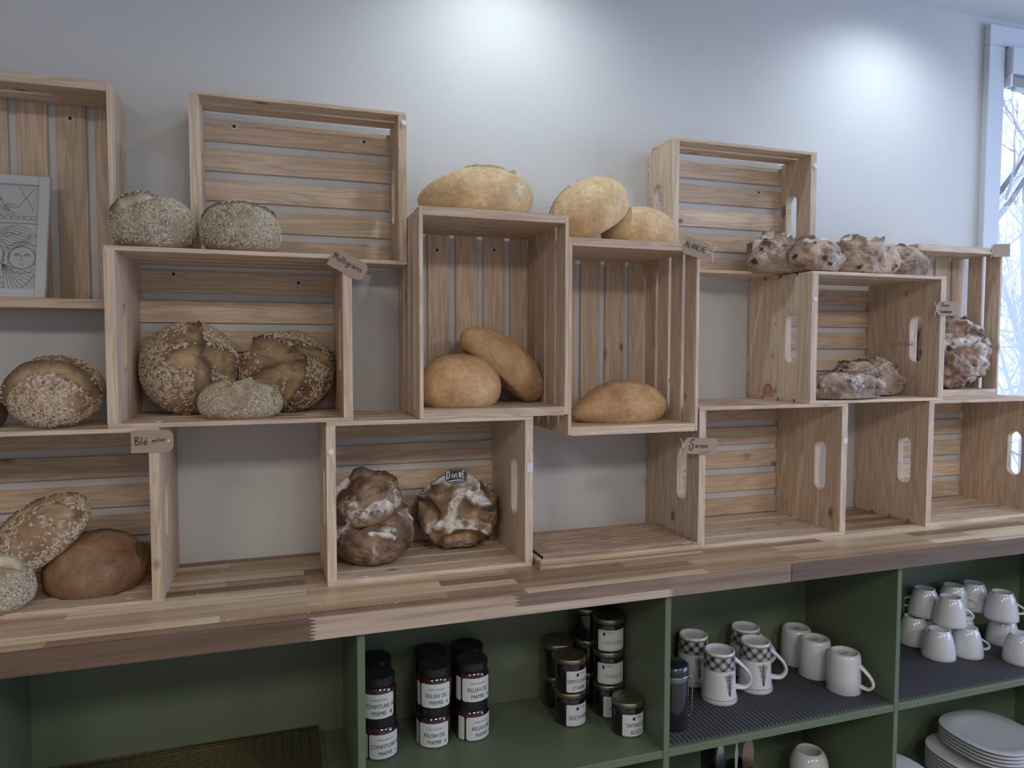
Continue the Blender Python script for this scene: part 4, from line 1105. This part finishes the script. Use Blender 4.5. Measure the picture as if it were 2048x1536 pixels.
farm_jar('bronze lidded jar labelled compote de bleuets et pommes', 1.043, -.231, SH+FH, 8, 'COMPOTE DE BLEUETS\nET POMMES')
farm_jar('bronze lidded jar labelled gelée de raisins under the compote', 1.043, -.231, SH, 8, 'GELÉE DE RAISINS')
farm_jar('single bronze lidded jar labelled tartinade de bleuets in front', 1.1535, -.3147, SH, 0, 'TARTINADE DE\nBLEUETS')
farm_jar('green labelled jar on top of the three jar tower', 1.147, -.222, SH+2*FH, -8, 'TARTINADE DE', 'g')
farm_jar('green labelled jar in the middle of the three jar tower', 1.147, -.222, SH+FH, -10, 'TARTINADE DE', 'g')
farm_jar('white labelled jar at the foot of the three jar tower', 1.147, -.222, SH, 4, 'TARTINADE')
farm_jar('shadowed jar on top at the back left of the compote jars', 1.045, -.144, SH+FH, 60, '', 'w')
farm_jar('shadowed jar at the bottom behind the gelée jar', 1.045, -.144, SH, 60, '', 'w')
farm_jar('shadowed jar with a pale label edge behind the tower, topmost', 1.128, -.142, SH+2*FH, 62, '', 'w')
farm_jar('shadowed jar in the middle behind the tower', 1.128, -.142, SH+FH, 62, '', 'w')
farm_jar('shadowed jar at the foot behind the tower', 1.128, -.142, SH, 62, '', 'w')

# ------------------------------------------------------------------ mugs and cups (all upside down)
MZ = SH+.0042
def handle_mesh(r_at, z0, z1, out, w0, w1, mb=None):
    """D shaped handle in the local xz plane leaving the body at z1 (top) and z0 (bottom)"""
    zt, zb_ = z1, z0
    pts = smoothpath([(r_at(zt)-.003, 0, zt), (r_at(zt)+out*.34, 0, zt-.012*(zt-zb_)/.07), (r_at((zt+zb_)/2)+out*.86, 0, zb_+(zt-zb_)*.52), (r_at(zb_)+out*.98, 0, zb_+(zt-zb_)*.24), (r_at(zb_)+out*.62, 0, zb_+.001), (r_at(zb_)-.003, 0, zb_+.003)], 8)
    bm = bmesh.new(); n = len(pts)
    tube(bm, pts, [w0+(w1-w0)*abs(2*i/(n-1)-1)**2 for i in range(n)], 12)
    for v in bm.verts: v.co.y *= 1.7
    return from_bm('handle', bm, True)
def plaid_mug(label, x, y, handle_deg, print_deg):
    root = empty('coffee_mug', (x, y, MZ), label, 'mug', 'upside down plaid mugs')
    prof = [(.0445, 0), (.0462, .0015), (.0455, .010), (.0425, .022), (.0405, .060), (.0385, .120), (.0375, .1265), (.0355, .1285), (.0335, .1275), (.0325, .1225), (.020, .1215), (0, .1215)]
    def r_at(z): 
        zs = [p[1] for p in prof[:7]]; rs_ = [p[0] for p in prof[:7]]; return float(np.interp(z, zs, rs_))
    bm = bmesh.new(); lathe(bm, [(.0415, .002), (.0425, .0005)]+prof, 64)
    obj('body', from_bm('body', bm, True), WHITEC, root)
    obj('handle', handle_mesh(r_at, .028, .104, .040, .0044, .0072), WHITEC, root, (0, 0, 0), (0, 0, R(handle_deg)))
    # plaid band
    nu, nv = 240, 44; zb_, zt = .0865, .1225
    bm = bmesh.new(); cl = bm.loops.layers.float_color.new('Col'); g = []
    for j in range(nv+1):
        z = zb_+(zt-zb_)*j/nv; r = r_at(z)+.0004
        g.append([bm.verts.new((r*math.cos(2*PI*i/nu), r*math.sin(2*PI*i/nu), z)) for i in range(nu)])
    per = 2*PI*.039/9
    for j in range(nv):
        for i in range(nu):
            f = bm.faces.new((g[j][i], g[j][(i+1) % nu], g[j+1][(i+1) % nu], g[j+1][i])); f.smooth = True
            s_ = (i+.5)/nu*2*PI*.039; z = (j+.5)/nv*(zt-zb_)
            p, q = ((s_+z)/per) % 1, ((s_-z)/per) % 1
            A_, B_ = p < .5, q < .5
            c = .03 if (A_ and B_) else (.20 if (A_ or B_) else .60)
            if not A_ and abs(p-.75) < .05: c *= .55
            if not B_ and abs(q-.75) < .05: c *= .55
            for l in f.loops: l[cl] = (c, c*.99, c*1.02, 1)
    me = bpy.data.meshes.new('plaid_band'); bm.to_mesh(me); bm.free()
    obj('plaid_band', me, GLAZEP, root)
    for zz in (.085, .0125):
        bm = bmesh.new(); lathe(bm, [(r_at(zz)+.0003, zz-.0011), (r_at(zz)+.0007, zz), (r_at(zz)+.0003, zz+.0011)], 64)
        obj('orange_line', from_bm('orange_line', bm, True), ORANGE, root)
    # upside down spruce print
    rng = random.Random(5); bm = bmesh.new(); st = []
    st.append([(0, .080), (0, .022)])
    for k in range(40):
        z = .076-.052*k/40; wd = .0150*(1-k/46.)*rng.uniform(.55, 1.0)
        for s_ in (-1, 1): st.append([(0, z), (s_*wd*.6, z+rng.uniform(-.0015, .0015)), (s_*wd, z-rng.uniform(-.001, .004))])
    for s in st:
        P = []
        for (u, z) in s:
            r = r_at(z)+.0005; a = u/r; P.append((r*math.sin(a), -r*math.cos(a), z))
        tube(bm, P, .00065 if len(s) == 2 else .00036, 4)
    obj('tree_print', from_bm('tree_print', bm), TREEP, root, (0, 0, 0), (0, 0, R(print_deg)))
    return root
plaid_mug('front plaid mug standing upside down with a spruce print', 1.4451, -.2564, -18, 4)
plaid_mug('plaid mug upside down, right one of the front pair', 1.5692, -.2365, -20, -6)
plaid_mug('plaid mug upside down behind the front one, near the divider', 1.4355, -.1505, 40, -8)
plaid_mug('plaid mug mostly hidden behind the right front plaid mug', 1.6030, -.1480, -22, -6)
def plain_mug(label, x, y, hd):
    root = empty('coffee_mug', (x, y, MZ), label, 'mug', 'plain white mugs upside down in a row')
    prof = [(.0425, 0), (.0435, .0015), (.0425, .040), (.0410, .080), (.0395, .094), (.036, .1010), (.0325, .1025), (.030, .1010), (.0285, .0960), (.015, .0955), (0, .0955)]
    def r_at(z): return float(np.interp(z, [p[1] for p in prof[:6]], [p[0] for p in prof[:6]]))
    bm = bmesh.new(); lathe(bm, [(.0395, .002), (.0405, .0005)]+prof, 64)
    obj('body', from_bm('body', bm, True), WHITEC, root)
    obj('handle', handle_mesh(r_at, .018, .074, .030, .0038, .0058), WHITEC, root, (0, 0, 0), (0, 0, R(hd)))
    box('maker_stamp', -.011, .011, -.0028, .0028, .0957, .0961, GREYT, root, 0)
    return root
plain_mug('plain white mug upside down, nearest the shelf edge', 1.7860, -.3180, -62)
plain_mug('plain white mug upside down in the middle of the three', 1.7750, -.2230, 70)
plain_mug('plain white mug upside down, farthest back of the three', 1.7800, -.1430, 30)
def cup_proto():
    root = empty('coffee_cup', (0, 0, 0), 'x', 'cup', 'white cups piled upside down')
    prof = [(.0440, 0), (.0455, .0012), (.0448, .010), (.0415, .034), (.0365, .056), (.0325, .069), (.0290, .0750), (.0278, .0765), (.0285, .0812), (.0262, .0820), (.0245, .0785), (.012, .0765), (0, .0765)]
    def r_at(z): return float(np.interp(z, [p[1] for p in prof[:7]], [p[0] for p in prof[:7]]))
    bm = bmesh.new(); lathe(bm, [(.0415, .002), (.0425, .0005)]+prof, 56)
    obj('body', from_bm('body', bm, True), WHITEC, root)
    obj('handle', handle_mesh(r_at, .014, .048, .023, .0030, .0044), WHITEC, root)
    return root
cp = cup_proto()
cups = [(2.2004, -.2428, 0, -70+160, 'front white cup in the bottom row, second from the divider'), (2.2920, -.2560, 0, -20, 'bottom row cup whose handle points right, beside the front one'),
        (2.2160, -.1440, 0, -95, 'bottom row cup half behind the divider, its handle facing forward'), (2.3700, -.1700, 0, 60, 'bottom row cup in shadow behind the right handled cup'),
        (2.3958, -.3415, 0, 30, 'large looking cup at the right edge of the shelf front'), (2.4720, -.2300, 0, 20, 'bottom row cup at far right beneath the top right cup'),
        (2.3080, -.1400, 0, 80, 'bottom row cup hidden in the middle of the pile'),
        (2.2640, -.2230, 1, -22, 'top cup of the pile nearest the front, round handle at right'), (2.2560, -.1420, 1, 120, 'top row cup at the left of the pile'),
        (2.3650, -.1480, 1, -30, 'top row cup behind the front one, handle peeking out'), (2.4470, -.1500, 1, 150, 'rearmost top row cup of the pile'),
        (2.4508, -.2400, 1, -22, 'top row cup at the right with its handle outlined against the shelf')]
for i, (x_, y_, lv, hd, lb) in enumerate(cups):
    c_ = cp if i == 0 else copy_tree(cp)
    c_.location = (x_, y_, MZ+lv*.0822); c_.rotation_euler = (0, 0, R(hd)); c_['label'] = lb

# smoked glass canister beside the divider
cn = empty('glass_canister', (1.262, -.335, MZ), 'dark glass canister with a chrome band beside the plaid mugs', 'canister')
bm = bmesh.new(); lathe(bm, [(0, 0), (.034, 0), (.037, .003), (.037, .118), (.035, .124)], 48); obj('glass_body', from_bm('glass_body', bm, True), DARKGLASS, cn)
bm = bmesh.new(); lathe(bm, [(.0375, .116), (.0385, .118), (.0385, .128), (.0375, .130)], 48); obj('chrome_band', from_bm('chrome_band', bm, True), plain('dark_chrome', (.25, .26, .28), .3, 1), cn)
bm = bmesh.new(); lathe(bm, [(.0375, .130), (.038, .134), (.036, .150), (.030, .154), (0, .155)], 48); obj('lid', from_bm('lid', bm, True), BLACKP, cn)
bm = bmesh.new(); tube(bm, smoothpath([(.037, 0, .122), (.045, 0, .112), (.0455, 0, .060), (.0440, 0, .030), (.036, 0, .022)], 6), .0018, 8); obj('handle', from_bm('handle', bm, True), plain('thin_steel', (.35, .36, .38), .3, 1), cn, (0, 0, 0), (0, 0, R(-20)))

# ------------------------------------------------------------------ wire rack on the left shelf
rk = empty('wire_rack', (.158, -.255, SH), 'brass coloured wire cooling rack lying on the dark left shelf', 'cooling rack')
bm = bmesh.new(); X_, Y_ = .300, .155
for k in range(34): yk = -Y_+2*Y_*k/33; tube(bm, [(-X_, yk, .016), (X_, yk, .016)], .0011, 5)
obj('wire_grid', from_bm('wire_grid', bm, True), WIRE, rk)
bm = bmesh.new()
for k in range(32): xk = -X_+2*X_*k/31; tube(bm, [(xk, -Y_, .0145), (xk, Y_, .0145)], .0011, 5)
obj('cross_wires', from_bm('cross_wires', bm, True), WIRE, rk)
bm = bmesh.new()
for p in ([(-X_, -Y_, .016), (X_, -Y_, .016), (X_, Y_, .016), (-X_, Y_, .016), (-X_, -Y_, .016)],): tube(bm, p, .0022, 6)
for sx_ in (-1, 1):
    for sy_ in (-1, 1): tube(bm, [(sx_*(X_-.02), sy_*(Y_-.02), 0), (sx_*(X_-.02), sy_*(Y_-.02), .0145)], .002, 6)
obj('rim_and_feet', from_bm('rim_and_feet', bm, True), WIRE, rk)

# ------------------------------------------------------------------ lower shelf: plates, sugar bowl, cake servers
def plate_proto():
    bm = bmesh.new(); lathe(bm, [(0, .004), (.075, .004), (.088, .008), (.128, .0165), (.130, .0180), (.1285, .0190), (.088, .0110), (.072, .0068), (0, .0066)], 72)
    for v in bm.verts:
        r_ = math.hypot(v.co.x, v.co.y)
        if r_ > .08:
            c_, s_ = abs(v.co.x/r_), abs(v.co.y/r_); k_ = 1/(c_**2.6+s_**2.6)**(1/2.6)
            v.co.x *= k_*.965; v.co.y *= k_*.965
    return from_bm('dinner_plate', bm, True)
pm = plate_proto(); pm.materials.append(WHITEC)
def plate(x, y, z, label, s=1.0, grp='stacked white plates'):
    o = bpy.data.objects.new('dinner_plate', pm); COL.objects.link(o); o.location = (x, y, z); o.scale = (s, s, 1); tag(o, label, 'plate', grp)
LV = ['lowest', 'second lowest', 'third', 'fourth', 'fifth', 'sixth', 'seventh', 'topmost']
PS = .0105
for k in range(7): plate(2.345, -.262, SH2-.004+k*PS, 'white plate in the lower offset pile, %s from the shelf' % LV[k], 1.0)
for k in range(5): plate(2.405, -.255, SH2-.004+(7+k)*PS, 'round white plate in the upper pile, %s of the five' % (LV[k] if k < 4 else 'topmost'), 1.0)
LW = ['lowest', 'second', 'third', 'fourth', 'fifth', 'sixth', 'seventh', 'eighth', 'ninth', 'topmost']
for k in range(10): plate(1.985, -.298, SH2-.004+k*PS, 'small white plate in the pile right of the divider, %s counted upward' % LW[k], .80)
sb = empty('ceramic_pot', (1.772, -.215, SH2), 'white rounded ceramic pot with a dark opening on the lower shelf', 'pot')
bm = bmesh.new(); lathe(bm, [(0, 0), (.040, 0), (.047, .02), (.051, .08), (.052, .115), (.049, .140), (.042, .157), (.034, .1655), (.030, .166), (.029, .160), (.036, .145), (.040, .11), (.036, .04), (0, .02)], 56)
obj('body', from_bm('body', bm, True), WHITEC, sb)
# cake servers standing in a dark holder
hd_ = empty('utensil_holder', (1.460, -.300, SH2), 'dark square holder on the lower shelf with metal servers in it', 'holder')
bm = bmesh.new()
for (a, b_, c, d) in ((-.055, .055, -.045, -.041), (-.055, .055, .041, .045), (-.055, -.051, -.041, .041), (.051, .055, -.041, .041)): add_box(bm, a, b_, c, d, 0, .215)
add_box(bm, -.051, .051, -.041, .041, 0, .004)
add_box(bm, -.055, -.020, .0455, .060, 0, .262)
obj('holder_body', from_bm('holder_body', bm), BLACKP, hd_)
def server(label, x, y, w_, zt, tilt, mat, rz):
    root = empty('cake_server', (x, y, SH2+.006), label, 'utensil', 'servers standing in the dark holder'); root.rotation_euler = (0, R(tilt), R(rz))
    bm = bmesh.new(); h0 = .19
    P = [(-.006, h0), (-w_/2, h0+.04), (-w_/2, zt-.03), (-w_*.15, zt), (w_*.15, zt-.004), (w_/2, zt-.035), (w_/2, h0+.04), (.006, h0)]
    f = bm.faces.new([bm.verts.new((p, 0, q)) for p, q in P]); g = bmesh.ops.extrude_face_region(bm, geom=[f])
    for q in g['geom']:
        if isinstance(q, bmesh.types.BMVert): q.co.y -= .0015
    obj('blade', from_bm('blade', bm), mat, root)
    bm = bmesh.new(); tube(bm, [(0, 0, 0), (0, 0, h0+.01)], [.006, .004], 8); obj('handle', from_bm('handle', bm, True), mat, root)
server('pale steel server blade standing upright, middle of the holder', 1.462, -.305, .026, .283, 3, plain('pale_blade', (.60, .62, .58), .35, .4), 40)
server('grey steel server blade at left of the holder', 1.440, -.290, .034, .284, -3, STEEL, 15)
server('brownish server blade at the right of the holder', 1.488, -.295, .028, .292, 4, plain('copper_blade', (.36, .24, .20), .3, .8), -20)
# crumbs on the counter
rng = random.Random(9); bm = bmesh.new()
for k in range(70):
    x_, y_ = rng.uniform(.17, .62), rng.uniform(-.42, -.06)
    if .46 < x_ and y_ > -.27: continue
    s_ = rng.uniform(.0006, .0016); r_ = bmesh.ops.create_icosphere(bm, subdivisions=1, radius=s_)
    for v in r_['verts']: v.co += Vector((x_, y_, s_*.8))
cr = obj('bread_crumbs', from_bm('bread_crumbs', bm), plain('crumb', (.62, .5, .36), .9)); tag(cr, 'tiny bread crumbs scattered on the countertop at left', 'crumbs', kind='stuff')
